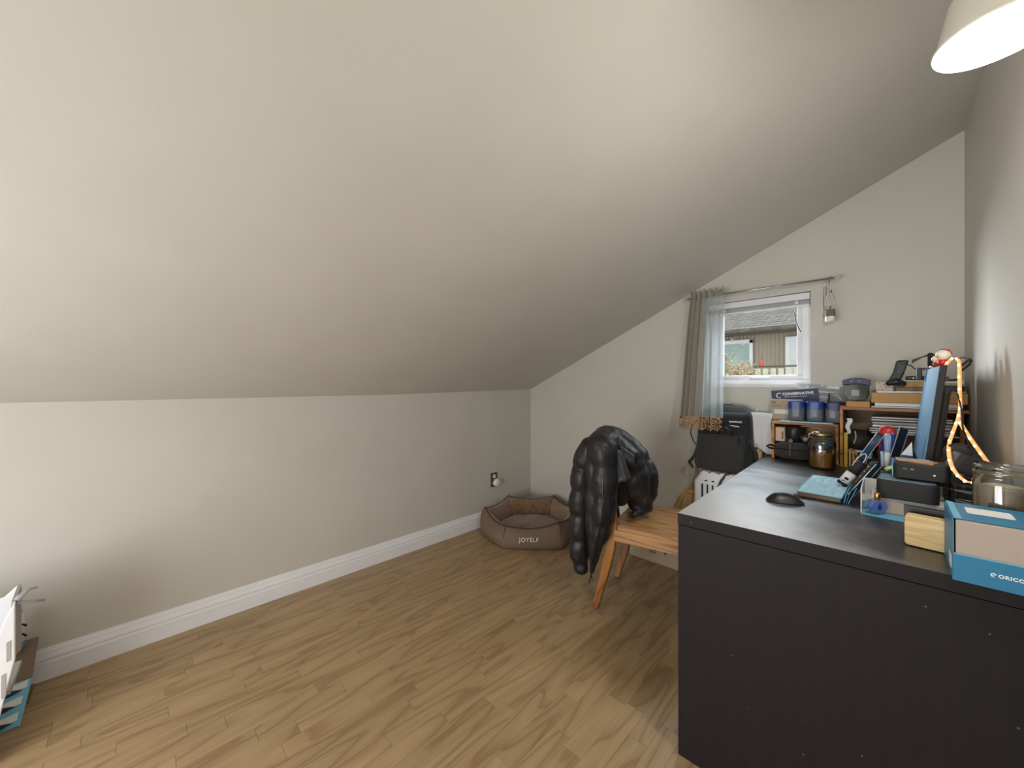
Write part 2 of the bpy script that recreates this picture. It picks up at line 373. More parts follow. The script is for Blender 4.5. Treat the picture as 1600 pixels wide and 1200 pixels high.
# rear wall, unseen behind the camera; its window is added for the fill lamp
mb = MB()
def rearpiece(x0, x1, z0, z1, z1b=None):
    z1b = z1 if z1b is None else z1b
    mb.hexa([(x0, YR-.1, z0), (x1, YR-.1, z0), (x1, YR, z0), (x0, YR, z0)], [(x0, YR-.1, z1), (x1, YR-.1, z1b), (x1, YR, z1b), (x0, YR, z1)])
rearpiece(XL-.1, -1.75, -.05, 1.08, 1.36); rearpiece(-.25, XR+.1, -.05, 2.06, 2.30); rearpiece(-1.75, -.25, -.05, .10)
rearpiece(-1.75, -.25, 1.30, 1.36, 2.06)
struct(mb.build('wall_rear', M['paint']))
w2 = struct(MB().box(-1.75, -.25, YR-.08, YR-.02, .10, .16).box(-1.75, -.25, YR-.08, YR-.02, 1.24, 1.30).box(-1.75, -1.69, YR-.08, YR-.02, .161, 1.239).box(-.31, -.25, YR-.08, YR-.02, .161, 1.239).box(-1.03, -.97, YR-.08, YR-.02, .161, 1.239).build('added_rear_window', M['vinyl'], bevel=.003))
MB().box(-1.70, -.30, YR-.055, YR-.05, .15, 1.25).build('pane', M['pane'], w2)

# floor strips: each its own piece near the camera's view, the hidden ones joined
lens = [.28, .34, .40, .46, .52]; sw = .0642
strip_me = {}
def strip_mesh(L):
    if L not in strip_me:
        m_ = MB().box(.0003, sw-.0003, .0004, L-.0004, -.007, 0); me = D.meshes.new('plank'); me.from_pydata(m_.v, [], m_.f); me.materials.append(M['plank']); me.update(); strip_me[L] = me
    return strip_me[L]
rest = MB(); cnt = 0; row = 0; x = XL
while x < XR-.001:
    y = YR-.0-random.random()*.3; wdt = min(sw, XR-x)
    while y < YB:
        L = random.choice(lens)
        y0, y1 = max(y, YR), min(y+L, YB)
        seen = x < -.45 and y1 > -.30 and (x < -1.2 or y1 > .6) and y0+L <= YB+.2
        if seen and cnt < 300:
            o = D.objects.new('plank', strip_mesh(L)); C.objects.link(o); o.parent = floor; o.location = (x, y, 0); cnt += 1
        elif y1 > y0: rest.box(x+.0003, x+wdt-.0003, y0+.0004, y1-.0004, -.007, 0)
        y += L
    x += sw; row += 1
tag(rest.build('plank', M['plank'], floor), kind='stuff')

# moulded baseboards
prof = [(0, 0), (.016, 0), (.016, .066), (.0125, .070), (.0125, .076), (.0155, .080), (.0135, .088), (.0095, .100), (.0095, .106), (.0065, .109), (.004, .119), (0, .119)]
def baseboard(name, p0, p1, nrm):
    mb = MB(); n = len(prof); p0, p1, nrm = V(p0), V(p1), V(nrm); vs_ = []
    for p in (p0, p1):
        for d, z in prof: vs_.append(p+nrm*d+V((0, 0, z)))
    fs = [(i, (i+1) % n, n+(i+1) % n, n+i) for i in range(n)]+[tuple(range(n-1, -1, -1)), tuple(range(n, 2*n))]
    return struct(mb.add(vs_, fs).build(name, M['white']))
baseboard('baseboard_left', (XL, YR, 0), (XL, YB, 0), (1, 0, 0))
baseboard('baseboard_back', (XL+.016, YB, 0), (XR, YB, 0), (0, -1, 0))
baseboard('baseboard_right', (XR, YR, 0), (XR, YB-.016, 0), (-1, 0, 0))

# ------------------------------------------------------------ window_1
mb = MB(); y0, y1 = YB+.062, YB+.125
mb.box(wx0, wx1, y0, y1, wz0, wz0+.042).box(wx0, wx1, y0, y1, wz1-.04, wz1).box(wx0, wx0+.045, y0, y1, wz0+.0425, wz1-.0405).box(wx1-.045, wx1, y0, y1, wz0+.0425, wz1-.0405)
win = struct(mb.build('window_1', M['vinyl'], bevel=.003))
mb = MB(); a0, a1, c0, c1 = wx0+.045, wx1-.045, wz0+.042, wz1-.04; s0, s1 = YB+.078, YB+.112
mb.box(a0, a1, s0, s1, c0, c0+.026).box(a0, a1, s0, s1, c1-.026, c1).box(a0, a0+.026, s0, s1, c0+.0265, c1-.0265).box(a1-.026, a1, s0, s1, c0+.0265, c1-.0265)
mb.build('sash', M['vinyl'], win, bevel=.003)
MB().box(a0+.02, a1-.02, YB+.094, YB+.097, c0+.02, c1-.02).build('pane', M['pane'], win)
MB().box(wx0, wx1, YB, YB+.06, wz1-.004, wz1+.001).box(wx0, wx1, YB+.001, YB+.06, wz0-.001, wz0+.006).build('reveal', M['white'], win)
mb = MB().box(-.635, -.605, YB+.055, YB+.08, wz0+.040, wz0+.066).build('latch', M['vinyl'], win, bevel=.003)
MB().box(-.600, -.500, YB+.058, YB+.070, wz0+.050, wz0+.058).build('lever', M['vinyl'], win, bevel=.002)
# rolled blind
bl = thing('window_blind', 'white blind drawn all the way up at the top of the window', 'blind', (-.566, YB+.03, 1.60))
box('headrail', M['vinyl'], bl, wx0+.004, wx1-.004, YB+.012, YB+.05, wz1-.045, wz1-.008, bevel=.003)
mb = MB()
for k in range(7): mb.box(wx0+.008, wx1-.008, YB+.018, YB+.046, wz1-.050-k*.0028, wz1-.0488-k*.0028)
mb.build('slats', M['vinyl'], bl, True, kind='stuff')
box('bottom_rail', M['vinyl'], bl, wx0+.008, wx1-.008, YB+.016, YB+.048, wz1-.079, wz1-.069, bevel=.003)
for xx in (-.74, -.375): box('clip', M['vinyl'], bl, xx, xx+.016, YB+.009, YB+.014, wz1-.066, wz1-.050, bevel=.001)
pts = [(-.335+.0, YB+.006, 1.612), (-.372, YB+.004, 1.60), (-.372, YB+.004, 1.55)]
MB().tube([(-.372, YB+.006, 1.614), (-.374, YB+.0, 1.58), (-.374, YB-.004, 1.545)], .0016).build('cord', M['vinyl'], bl, True)
MB().tube([(-.374, YB-.004, 1.545), (-.372, YB-.006, 1.52), (-.366, YB-.008, 1.49), (-.355, YB-.008, 1.455), (-.345, YB-.008, 1.435)], .0026).build('backlit_cord', M['greyplate'], bl, True)  # cord section before the glass, its backlit darkness put into the colour
MB().tube([(-.345, YB-.008, 1.435), (-.335, YB-.010, 1.42), (-.318, YB-.012, 1.408), (-.300, YB-.012, 1.406), (-.285, YB-.010, 1.412), (-.276, YB-.006, 1.425)], .0014).build('cord', M['vinyl'], bl, True)

# ------------------------------------------------------------ curtain rod, hanging lantern, curtain
YC = 2.53
rod = thing('curtain_rod', 'slim silver curtain rod across the top of the window', 'curtain rod', (-.55, YC, 1.692))
MB().tube([(-.915, YC, 1.692), (-.20, YC, 1.690)], .0055, 10).build('rod', M['steel'], rod, True, smooth=True)
for sx in (-1, 1):
    xx = -.918 if sx < 0 else -.198
    mb = MB()
    loop = [(xx+sx*(.014+.014*cos(a)), YC, 1.691+.006*sin(a)) for a in [i*2*pi/16 for i in range(16)]]
    mb.tube(loop, .0028, 6, closed=True).build('finial', M['steel'], rod, True, smooth=True)
for xx in (-.90, -.245):
    MB().tube([(xx, YC+.006, 1.690), (xx, YC+.045, 1.688), (xx, YB-.002, 1.690)], .004).box(xx-.007, xx+.007, YB-.004, YB-.0005, 1.675, 1.705).build('bracket', M['steel'], rod, True)

hl = thing('hanging_lantern', 'small brown and white camping lantern hanging from the rod on a hook', 'lantern', (-.215, YC, 1.47))
MB().tube([(-.213, YC, 1.700), (-.219, YC-.006, 1.695), (-.219, YC-.007, 1.66), (-.220, YC-.006, 1.628), (-.216, YC-.004, 1.618), (-.211, YC, 1.622), (-.211, YC, 1.632)], .0032).build('hook', M['steel'], hl, True, smooth=True)
lp = []
for i in range(24):
    a = 2*pi*i/24; ww = .0165*(1-.35*cos(a)); lp.append((-.216+ww*sin(a), YC-.003, 1.585+.034*cos(a)))
MB().tube(lp, .0030, 7, closed=True).build('carabiner', M['steel'], hl, True, smooth=True)
MB().tube([(-.216, YC, 1.553), (-.216, YC, 1.535)], .004).lathe([(.006, .066), (.019, .064), (.0205, .060), (.0205, .028)], 20, (-.216, YC, 1.467)).build('cap', M['carddk'], hl, True)
MB().lathe([(.010, 0), (.019, .004), (.0205, .010), (.0205, .028)], 20, (-.216, YC, 1.467)).build('diffuser', M['paper'], hl, True)
ch = thing('bead_chain', 'thin silver blind chain hanging beside the lantern', 'chain', (-.24, 2.59, 1.60))
for dx in (0, .010):
    mb = MB(); mb.tube([(-.248+dx, YB-.006, 1.665), (-.250+dx, YB-.006, 1.60), (-.246+dx, YB-.006, 1.53), (-.250+dx*1.3, YB-.006, 1.50)], .0011, 5)
    mb.build('strand', M['steel'], ch, True)

# curtain: grey-beige sheer cloth gathered on the left of the rod, lace hem
cur = thing('curtain', 'sheer grey curtain with beige lace hem gathered at the left of the window', 'curtain', (-.80, YC, 1.28))
def cur_pt(s, z, off=0):
    t = max(0, min(1, (1.70-z)/.8)); xl = -.895-.062*t**.8; xr = -.705-.004*t
    e = s**(1.25) if s > 0 else 0
    x = xl+(xr-xl)*e
    amp = (.010+.016*t)*(1-.55*s); ph = 2*pi*(6.5*s**.75)
    if z > 1.675: amp = .011
    y = YC-.012+amp*sin(ph+.8*t)+.004*sin(ph*2.1+2)+off
    x += .35*amp*cos(ph)*(1-s)
    g = max(0, (t-.35)/.65)**1.5*.095; k = (y-g)/y   # the hem rests forward over the backpack
    return (x*k, y-g, 1.15+(z-1.15)*k)
cz = [1.728, 1.722, 1.712, 1.704, 1.698, 1.690, 1.682, 1.672]+[1.672-i*.033 for i in range(1, 23)]
mb = MB(); NU = 110; vs_ = []; fs = []
for j, z in enumerate(cz):
    for i in range(NU+1):
        s = i/NU; x_, y_, z_ = cur_pt(s, z)
        if z > 1.70: z_ += .008*sin(s*40)+.004*sin(s*91); y_ -= .006
        if 1.685 < z < 1.70: y_ = YC-.012+(y_-YC+.012)*.6
        vs_.append((x_, y_, z_))
for j in range(len(cz)-1):
    for i in range(NU): k = j*(NU+1)+i; fs.append((k, k+1, k+NU+2, k+NU+1))
mb.add(vs_, fs).build('cloth', [sheer('gathered_voile', 'a9a196', .35, .10), sheer('backlit_sheer_voile', 'cfdadd', .55, .55)], cur, True, smooth=True)  # same cloth: dense gathers left, window's pale blue backlight tinted into the sheer half
for p in cur.children[0].data.polygons: p.material_index = 1 if p.center.x > -.02-.0+.0 and p.center.z < .41 else 0
zb = cz[-1]
mb = MB()
def ring(cx_s, cz_, r, th=.0016, n=9, k=5):
    pts = []
    for i in range(n):
        a = 2*pi*i/n; s = cx_s+r*cos(a)/.235
        s = max(0.001, min(1, s)); p = cur_pt(s, cz_+r*sin(a)); pts.append((p[0], p[1]-.002, p[2]))
    mb.tube(pts, th, k, closed=True)
for j in range(5):
    for i in range(13):
        s = (i+.5*(j % 2)+.3)/13.6; z = zb-.009-j*.0165
        tooth = .016*abs(((s*6) % 1)*2-1)
        if z < .870+tooth-.008: continue
        ring(s, z, .0072 if (i+j) % 2 else .0058, .0022)
        if (i+j) % 3 == 0: ring(s, z, .0022, .0018, 6, 4)
pts = []
for i in range(61):
    s = max(.001, i/60); tooth = .018*abs(((s*6) % 1)*2-1); p = cur_pt(s, .866+tooth-.006); pts.append((p[0], p[1]-.002, p[2]))
mb.tube(pts, .0018, 5)
pts = [(p[0], p[1]-.002, p[2]) for p in [cur_pt(max(.001, i/60), zb) for i in range(61)]]; mb.tube(pts, .0014, 5)
mb.build('lace_trim', M['lace'], cur, True, label='open beige lace hem')

# ------------------------------------------------------------ desk
dk = thing('desk', 'large black-brown desk along the right wall, its end panel facing the room', 'desk', (-.468, 1.203, 0), R(1.1))
L_, W_ = 1.372, .690
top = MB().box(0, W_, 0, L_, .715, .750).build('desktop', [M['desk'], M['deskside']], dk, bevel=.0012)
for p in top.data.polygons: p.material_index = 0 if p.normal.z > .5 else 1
MB().box(.001, W_-.001, .001, .037, 0, .7135).build('side_panel', M['deskside'], dk, bevel=.001)
MB().box(.001, W_-.001, L_-.04, L_-.003, 0, .7135).build('side_panel', M['deskside'], dk, bevel=.001)
MB().box(W_-.05, W_-.03, .037, L_-.04, .30, .7135).build('back_panel', M['deskside'], dk, bevel=.001)

# ------------------------------------------------------------ chair
cf = thing('dining_chair', 'brown wooden dining chair drawn up beside the black desk', 'chair', (-.82, 1.945, 0), R(12.5))
def seat_fn():
    mb = MB(); n = 16; vs_ = []; fs = []
    for side in (0, 1):
        for j in range(n+1):
            for i in range(n+1):
                u, v = i/n*2-1, j/n*2-1; x = .215*u; y = .225*v*(1-.03*(1-u)); z = .452 if side == 0 else .430
                if side == 0: z -= .009*(1-u*u)*(1-v*v)
                vs_.append((x, y, z))
    o = (n+1)**2
    for j in range(n):
        for i in range(n):
            k = j*(n+1)+i; fs.append((k, k+1, k+n+2, k+n+1)); fs.append((o+k, o+k+n+1, o+k+n+2, o+k+1))
    for i in range(n):
        fs.append((i, o+i, o+i+1, i+1)); k = n*(n+1)+i; fs.append((k, k+1, o+k+1, o+k))
        a, b = i*(n+1), (i+1)*(n+1); fs.append((a, b, o+b, o+a)); a += n; b += n; fs.append((a, o+a, o+b, b))
    return mb.add(vs_, fs)
seat_fn().build('seat', M['chairwood'], cf, bevel=.003)
def bar(mb, pts, wx, wy):   # rectangular bar along points, per-point widths
    N = len(pts); vs_ = []; fs = []
    for (x, y, z), a, b in zip(pts, wx, wy): vs_ += [(x-a, y-b, z), (x+a, y-b, z), (x+a, y+b, z), (x-a, y+b, z)]
    for i in range(N-1):
        for k in range(4): l = (k+1) % 4; fs.append((i*4+k, i*4+l, i*4+4+l, i*4+4+k))
    fs.append((3, 2, 1, 0)); fs.append(tuple(range((N-1)*4, N*4))); return mb.add(vs_, fs)
for sy in (-1, 1):
    y0, y1, y2 = sy*.188, sy*.205, sy*.19
    bar(MB(), [(-.305, y0, 0), (-.262, y0*1.03, .15), (-.222, y1, .32), (-.208, y1, .44), (-.226, y2, .62), (-.262, y2, .84)],
        [.014, .019, .024, .025, .019, .013], [.016]*6).build('leg', M['chairwoodz'], cf, bevel=.005)
    bar(MB(), [(.195, sy*.19, 0), (.18, sy*.195, .43)], [.014, .021], [.014, .021]).build('leg', M['chairwoodz'], cf, bevel=.004)
    MB().box(-.20, .18, sy*.212-.010, sy*.212+.010, .375, .431).build('apron', M['chairwood'], cf, bevel=.002)
MB().box(.175, .195, -.19, .19, .375, .431).build('apron', M['chairwood'], cf, bevel=.002)
MB().box(-.215, -.195, -.19, .19, .375, .431).build('apron', M['chairwood'], cf, bevel=.002)
for z0, z1, xx in ((.76, .84, -.252), (.62, .67, -.228)):
    MB().grid(lambda u, v: (xx-.025*(1-(2*u-1)**2), (2*u-1)*.185, z0+(z1-z0)*v), 12, 2).build('back_rail', M['chairwood'], cf, solid=.018, bevel=.002)

# ------------------------------------------------------------ puffer jacket
jk = thing('puffer_jacket', 'black quilted puffer jacket hung over the back of the wooden chair', 'jacket', (-1.07, 1.85, .45))
body = [
 puff([(-1.035, 1.665, .835, .072), (-1.07, 1.80, .850, .080), (-1.10, 1.95, .825, .082), (-1.10, 2.06, .78, .072)], .3, .03),
 # outer drape behind the chair back
 puff([(-1.10, 1.72, .80, .066), (-1.16, 1.73, .62, .066), (-1.165, 1.74, .42, .058), (-1.16, 1.75, .30, .04)], .12),
 puff([(-1.12, 1.80, .80, .068), (-1.18, 1.82, .62, .066), (-1.185, 1.83, .42, .058), (-1.18, 1.84, .30, .04)], .12),
 puff([(-1.13, 1.90, .80, .072), (-1.19, 1.92, .62, .068), (-1.195, 1.93, .42, .058), (-1.18, 1.94, .31, .04)], .12),
 puff([(-1.14, 2.02, .76, .072), (-1.20, 2.04, .60, .066), (-1.20, 2.05, .42, .058), (-1.18, 2.05, .31, .04)], .12),
 # shoulder and near front panel, tapering to a point
 puff([(-1.045, 1.665, .82, .070), (-1.075, 1.672, .74, .064), (-1.085, 1.675, .64, .058), (-1.09, 1.675, .54, .05)], .14, .08),
 puff([(-1.010, 1.655, .83, .070), (-.998, 1.650, .74, .066), (-.990, 1.648, .62, .064), (-.998, 1.642, .50, .058), (-1.018, 1.637, .40, .046)], .14, .13, .05),
 puff([(-1.040, 1.650, .74, .060), (-1.040, 1.648, .62, .058), (-1.045, 1.642, .50, .050), (-1.045, 1.637, .40, .040)], .14, .13, .05),
 puff([(-1.030, 1.637, .40, .046), (-1.045, 1.632, .30, .028), (-1.055, 1.63, .215, .012)], .15, .06),
 # bulk on the seat side
 puff([(-1.03, 1.80, .83, .066), (-.985, 1.84, .76, .074), (-.955, 1.87, .67, .078), (-.950, 1.89, .58, .070), (-.955, 1.90, .525, .05)], .16, .10),
 puff([(-1.05, 1.93, .82, .068), (-.985, 1.95, .75, .074), (-.945, 1.96, .66, .078), (-.940, 1.96, .57, .072), (-.945, 1.96, .52, .05)], .16, .10, .04),
 puff([(-1.02, 1.74, .80, .055), (-.995, 1.77, .68, .05), (-.985, 1.79, .56, .04)], .15, .08),
 [(-.93, 1.84, .482, .020), (-.915, 1.96, .484, .022), (-.945, 2.03, .49, .02)],
]
put(blob(body, .0075, 2, .005, 22), 'shell', M['nylon'], jk)
put(blob([puff([(-1.080, 1.665, .815, .066), (-1.118, 1.662, .745, .064), (-1.134, 1.656, .64, .060), (-1.142, 1.655, .50, .059), (-1.146, 1.655, .38, .055), (-1.146, 1.655, .25, .050), (-1.137, 1.655, .200, .040)], .125, .20, .02)], .0070, 2, .005, 22)
    , 'sleeve', M['nylon'], jk)
# turned-up open cuff on the seat side
def cuff(u, v):
    a = 2*pi*u; p = V((-.975, 1.715, .825)).lerp(V((-.928, 1.690, .675)), v); r = .026+.026*v
    return (p.x+r*cos(a), p.y+.7*r*sin(a), p.z+.012*cos(a)*v+.004*sin(5*a))
MB().grid(cuff, 24, 8, closed_u=True).build('cuff', M['nylon'], jk, True, smooth=True, solid=.006)
MB().grid(lambda u, v: (-.965+.06*u+.02*v, 1.735+.05*u-.02*sin(v*3), .845-.055*u-.10*v*(1-.4*u)), 10, 8).build('collar', M['nylon'], jk, True, smooth=True, solid=.014, sub=1)
MB().tube([(-1.055, 1.622, .205), (-1.057, 1.618, .175), (-1.062, 1.616, .16)], .003).tube([(-1.055, 1.622, .205), (-1.045, 1.62, .178)], .0025).build('drawcord', M['black'], jk, True)
MB().tube([(-.965, 1.583, .70), (-.96, 1.578, .60), (-.968, 1.577, .50), (-1.0, 1.585, .39), (-1.04, 1.605, .26)], .0028).build('zipper', M['blackg'], jk, True)

# ------------------------------------------------------------ dog bed
db = thing('dog_bed', 'six-sided brown dog bed on the floor in the far left corner', 'pet bed', (-1.96, 2.19, 0))
HX = [(-1.914, 1.851, .150), (-1.625, 2.123, .178), (-1.685, 2.455, .200), (-2.008, 2.545, .212), (-2.302, 2.262, .212), (-2.245, 1.93, .195)]
cx, cy = -1.963, 2.19
def hx(t):
    k = int(t) % 6; u = t-int(t); a, b = HX[k], HX[(k+1) % 6]
    x = a[0]+(b[0]-a[0])*u; y = a[1]+(b[1]-a[1])*u
    nx, ny = (b[1]-a[1]), -(b[0]-a[0]); l = math.hypot(nx, ny); nx, ny = nx/l, ny/l
    bulge = sin(pi*u)**.6
    h = a[2]+(b[2]-a[2])*u-.032*sin(pi*u)**.9
    return x, y, nx, ny, bulge, h
outer = [(-.004, .0, 0), (.010, .02, .15), (.020, .10, .35), (.016, .5, .65), (.002, .8, .6), (-.016, .95, .4), (-.030, 1.0, .2)]
inner = [(-.030, 1.0, .2), (-.046, .96, .0), (-.062, .80, -.5), (-.072, .60, -.7), (-.080, .40, -.6), (-.085, .25, -.2)]
def ring_mesh(prof_, name, mat, part_parent):
    mb = MB(); NS = 6*14; vs_ = []; n = len(prof_)
    for i in range(NS):
        x, y, nx, ny, bu, h = hx(i/14)
        for d, zf, bb in prof_:
            dd = d+.022*bb*bu-(.010*(1-bu) if bb > .1 else 0)
            # move radially so that corners stay closed
            px_, py_ = x+nx*dd, y+ny*dd
            if bu < .3:
                rx, ry = x-cx, y-cy; l = math.hypot(rx, ry); px_, py_ = x+rx/l*dd*1.1, y+ry/l*dd*1.1
            vs_.append((px_, py_, .002+h*zf))
    fs = [(i*n+j, ((i+1) % NS)*n+j, ((i+1) % NS)*n+j+1, i*n+j+1) for i in range(NS) for j in range(n-1)]
    return mb.add(vs_, fs).build(name, mat, part_parent, True, smooth=True, solid=.004)
ring_mesh(outer, 'side_wall', M['canvas'], db)
ring_mesh(inner, 'plush_lining', M['plush'], db)
mb = MB(); pts = []
for i in range(84):
    x, y, nx, ny, bu, h = hx(i/14); rx, ry = x-cx, y-cy; l = math.hypot(rx, ry)
    d = -.024+.004*bu; pts.append((x+nx*d if bu >= .3 else x+rx/l*d*1.1, y+ny*d if bu >= .3 else y+ry/l*d*1.1, .003+h))
mb.tube(pts, .0035, 6, closed=True)
mb.build('piping', M['piping'], db, True, smooth=True)
mb = MB()
for k in range(6):
    a = HX[k]; rx, ry = a[0]-cx, a[1]-cy; l = math.hypot(rx, ry); rx, ry = rx/l, ry/l
    mb = MB().tube([(a[0]+rx*.002, a[1]+ry*.002, .012), (a[0]+rx*.008, a[1]+ry*.008, a[2]*.5), (a[0]-rx*.006, a[1]-ry*.006, a[2]*.85), (a[0]-rx*.026, a[1]-ry*.026, a[2])], .0028, 5)
    mb.build('seam', M['piping'], db, True)
def cush(u, v):
    t = 6*u; x, y, nx, ny, bu, h = hx(t if t < 6 else 0); x, y = cx+(x-cx)*.79*v, cy+(y-cy)*.79*v
    return (x, y, .052+.050*(1-v**3)+.012*noise.noise(V((x*9, y*9, 1)))+.006*noise.noise(V((x*25, y*25, 3))))
MB().grid(cush, 72, 16, closed_u=True).build('cushion', M['plush'], db, True, smooth=True, solid=.01)
mx_, my_ = (HX[0][0]+HX[1][0])/2, (HX[0][1]+HX[1][1])/2; an = math.atan2(HX[1][1]-HX[0][1], HX[1][0]-HX[0][0])
nx, ny = sin(an), -cos(an)
text('JOYELF', .040, M['label_white'], db, T_((mx_+nx*.044-.026*cos(an), my_+ny*.044-.026*sin(an), .078), rx=pi/2-.06, rz=an), ext=.002, spacing=1.1)

# ------------------------------------------------------------ outlet and night light on the left wall
ot = thing('wall_outlet', 'dark grey outlet plate low on the left wall near the corner', 'outlet', (XL, 2.145, .353))
box('plate', M['greyplate'], ot, XL, XL+.006, 2.110, 2.180, .296, .412, bevel=.002)
for zz in (.382, .326):
    MB().lathe([(.0165, 0), (.0165, .003), (.014, .0035)], 20, T=T_((XL+.006, 2.145, zz), ry=pi/2)).build('socket', M['vinyl'], ot, True)
nl = thing('night_light', 'round white plug-in night light in the lower socket of the outlet', 'night light', (XL+.01, 2.155, .335))
MB().lathe([(.024, 0), (.031, .006), (.031, .026), (.026, .034), (.012, .037)], 24, T=T_((XL+.0105, 2.155, .333), ry=pi/2)).build('body', M['vinyl'], nl, True, smooth=True)
MB().lathe([(.018, 0), (.018, .002)], 20, T=T_((XL+.047, 2.155, .333), ry=pi/2)).build('lens', M['paper'], nl, True)

# ------------------------------------------------------------ white step stool, box and bottle at the lower left
st = thing('plastic_stand', 'white moulded plastic stand cut off by the left edge of the photo', 'stand', (-1.95, -.48, 0))
def yz_panel(pts, x0, x1, T=None):
    n = len(pts); return MB().add([(x0, y, z) for y, z in pts]+[(x1, y, z) for y, z in pts], [tuple(range(n)), tuple(range(2*n-1, n-1, -1))]+[(i, n+i, n+(i+1) % n, (i+1) % n) for i in range(n)])
yz_panel([(-.243, .482), (-.243, .307), (-.272, .145), (-.300, 0), (-.75, 0), (-.75, .22), (-.34, .30), (-.272, .405), (-.258, .450)], -1.912, -1.900).build('side_panel', M['vinyl'], st, True, bevel=.003)
yz_panel([(-.262, .470), (-.268, .30), (-.34, 0), (-.75, 0), (-.75, .40), (-.29, .44)], -2.10, -2.09).build('side_panel', M['vinyl'], st, True, bevel=.003)
MB().hexa([(-2.09, -.262, .25), (-1.912, -.255, .31), (-1.912, -.247, .31), (-2.09, -.254, .25)], [(-2.09, -.262, .470), (-1.912, -.252, .482), (-1.912, -.244, .482), (-2.09, -.254, .470)]).build('end_panel', M['papergr'], st, True)
box('seat_board', M['papergr'], st, -2.09, -1.912, -.75, -.253, .20, .215)
for yy, z0_, z1_ in ((-.2595, .306, .370), (-.269, .20, .275)):
    yz_panel([(yy, z0_), (yy+.0085, z0_+.004), (yy+.0085, z1_), (yy, z1_-.004)], -1.9, -1.8988).build('slot', M['papergr'], st, True)
MB().tube([(-1.915, -.243, .482), (-1.935, -.222, .500), (-1.945, -.205, .497)], [.009, .006, .003]).tube([(-1.915, -.243, .472), (-1.93, -.215, .462), (-1.945, -.190, .450)], [.005, .005, .004]).build('clip', M['bag'], st, True, smooth=True, label='clear plastic clips on the corner')
cb = thing('flattened_carton', 'brown carton with a blue leaf-printed side leaning on the left wall', 'box', (-2.2, -.37, 0))
def slab(name, q, th, mat, par):
    q = [V(p) for p in q]; n = (q[1]-q[0]).cross(q[3]-q[0]).normalized()*th
    return MB().hexa([p-n for p in q], q).build(name, mat, par, True, bevel=.0008)
slab('flap', [(-2.195, -.60, .095), (-2.195, -.243, .095), (-2.320, -.241, .180), (-2.320, -.60, .180)], .004, M['carddk'], cb)
slab('side', [(-2.075, -.60, .004), (-2.075, -.255, .004), (-2.193, -.243, .093), (-2.193, -.60, .093)], .004, M['bluelt'], cb)
box('base', M['carddk'], cb, -2.32, -2.20, -.60, -.25, .0, .006, bevel=.001)
sn = (V((-2.075, -.255, .004))-V((-2.193, -.243, .093)))
def on_side(u, v, h=.0012):   # u along the wall (0 far edge), v down the slope
    p = V((-2.193, -.243, .093)).lerp(V((-2.075, -.255, .004)), v); p.y -= u*.345
    return (p.x+.6*h, p.y, p.z+.8*h)
def decal(pts, mat, name):
    mb = MB(); mb.add([on_side(u, v) for u, v in pts]+[on_side(u, v, .0002) for u, v in pts],
       [tuple(range(len(pts))), tuple(range(2*len(pts)-1, len(pts)-1, -1))]+[(i, len(pts)+i, len(pts)+(i+1) % len(pts), (i+1) % len(pts)) for i in range(len(pts))]); return mb.build(name, mat, cb, True)
for u0, v0 in ((.02, .02), (.03, .36), (.03, .70)):
    decal([(u0, v0), (u0+.14, v0+.05), (u0+.20, v0+.13), (u0+.16, v0+.20), (u0, v0+.17)], M['paper'], 'print_label')
for u0, v0 in ((.03, .22), (.05, .55), (.04, .90)):
    mb = MB()
    for k in range(5):
        a = -.5+k*.28; L2 = .10+.03*(k % 2)
        p = [on_side(u0+t*L2*1.6*cos(a)+.02, v0+t*L2*sin(a)*1.3, .002) for t in (0, .5, 1)]
        mb.tube(p, [.001, .0035, .0006], 5)
    mb.tube([on_side(u0+.02, v0, .002), on_side(u0+.35, v0+.12, .002)], .0018, 5)
    mb.build('leaf_print', M['navy'], cb, True)
MB().box(-.012, .012, -.010, .010, 0, .0006, T_((-2.262, -.32, .1412), ry=R(34))).build('mark', M['ink'], cb, True)
bt = thing('patterned_bottle', 'white bottle with dark swirls and blue base behind the plastic stand', 'bottle', (-2.292, -.29, .158))
Bc = (-2.292, -.29, .170)
MB().lathe([(.018, 0), (.021, .004), (.021, .025)], 20, Bc).build('base', pm('blue_grey_plastic', '6f8ba8', .4), bt, True, smooth=True)
MB().lathe([(.021, .025), (.021, .105), (.017, .122), (.012, .130)], 20, Bc).build('body', M['paper'], bt, True, smooth=True)
for zz, r in ((.048, .008), (.085, .007)):
    MB().tube([(Bc[0]+.0215*cos(a0), Bc[1]+.0215*sin(a0), Bc[2]+zz+r*sin(k*.9)) for k, a0 in enumerate([-1.2+i*.22 for i in range(14)])], .0032, 5).build('swirl_print', M['ink'], bt, True)
MB().lathe([(.012, .130), (.013, .133), (.012, .145), (.006, .148)], 16, Bc).build('cap', M['greyplate'], bt, True, smooth=True)

# ------------------------------------------------------------ heater, backpack, broom, carton behind the chair
ht = thing('electric_heater', 'white slotted electric heater standing under the backpack by the back wall', 'heater', (-.66, 2.46, 0))
pts = [(-.155, -.085), (.155, -.085), (.155, .075), (-.155, .075)]
mb = MB(); zt = .628
def hbody(u, v):
    a = 2*pi*u; rr = lambda c_: math.copysign(abs(c_)**.45, c_); k = 1 if v < .9 else 1-.22*(v-.9)/.1
    return (-.675+.165*rr(cos(a))*k, 2.46+.085*rr(sin(a))*k, .05+(zt-.05)*v)
mb.grid(hbody, 48, 20, closed_u=True); n0 = 48*20; mb.f.append(tuple(range(n0, n0+48))); mb.mi.append(0)
mb.build('casing', M['vinyl'], ht, True, smooth=False)
for i in range(9):
    xx = -.785+i*.028; box('slot', M['ink'], ht, xx, xx+.008, 2.371, 2.377, .30, .565, bevel=0)
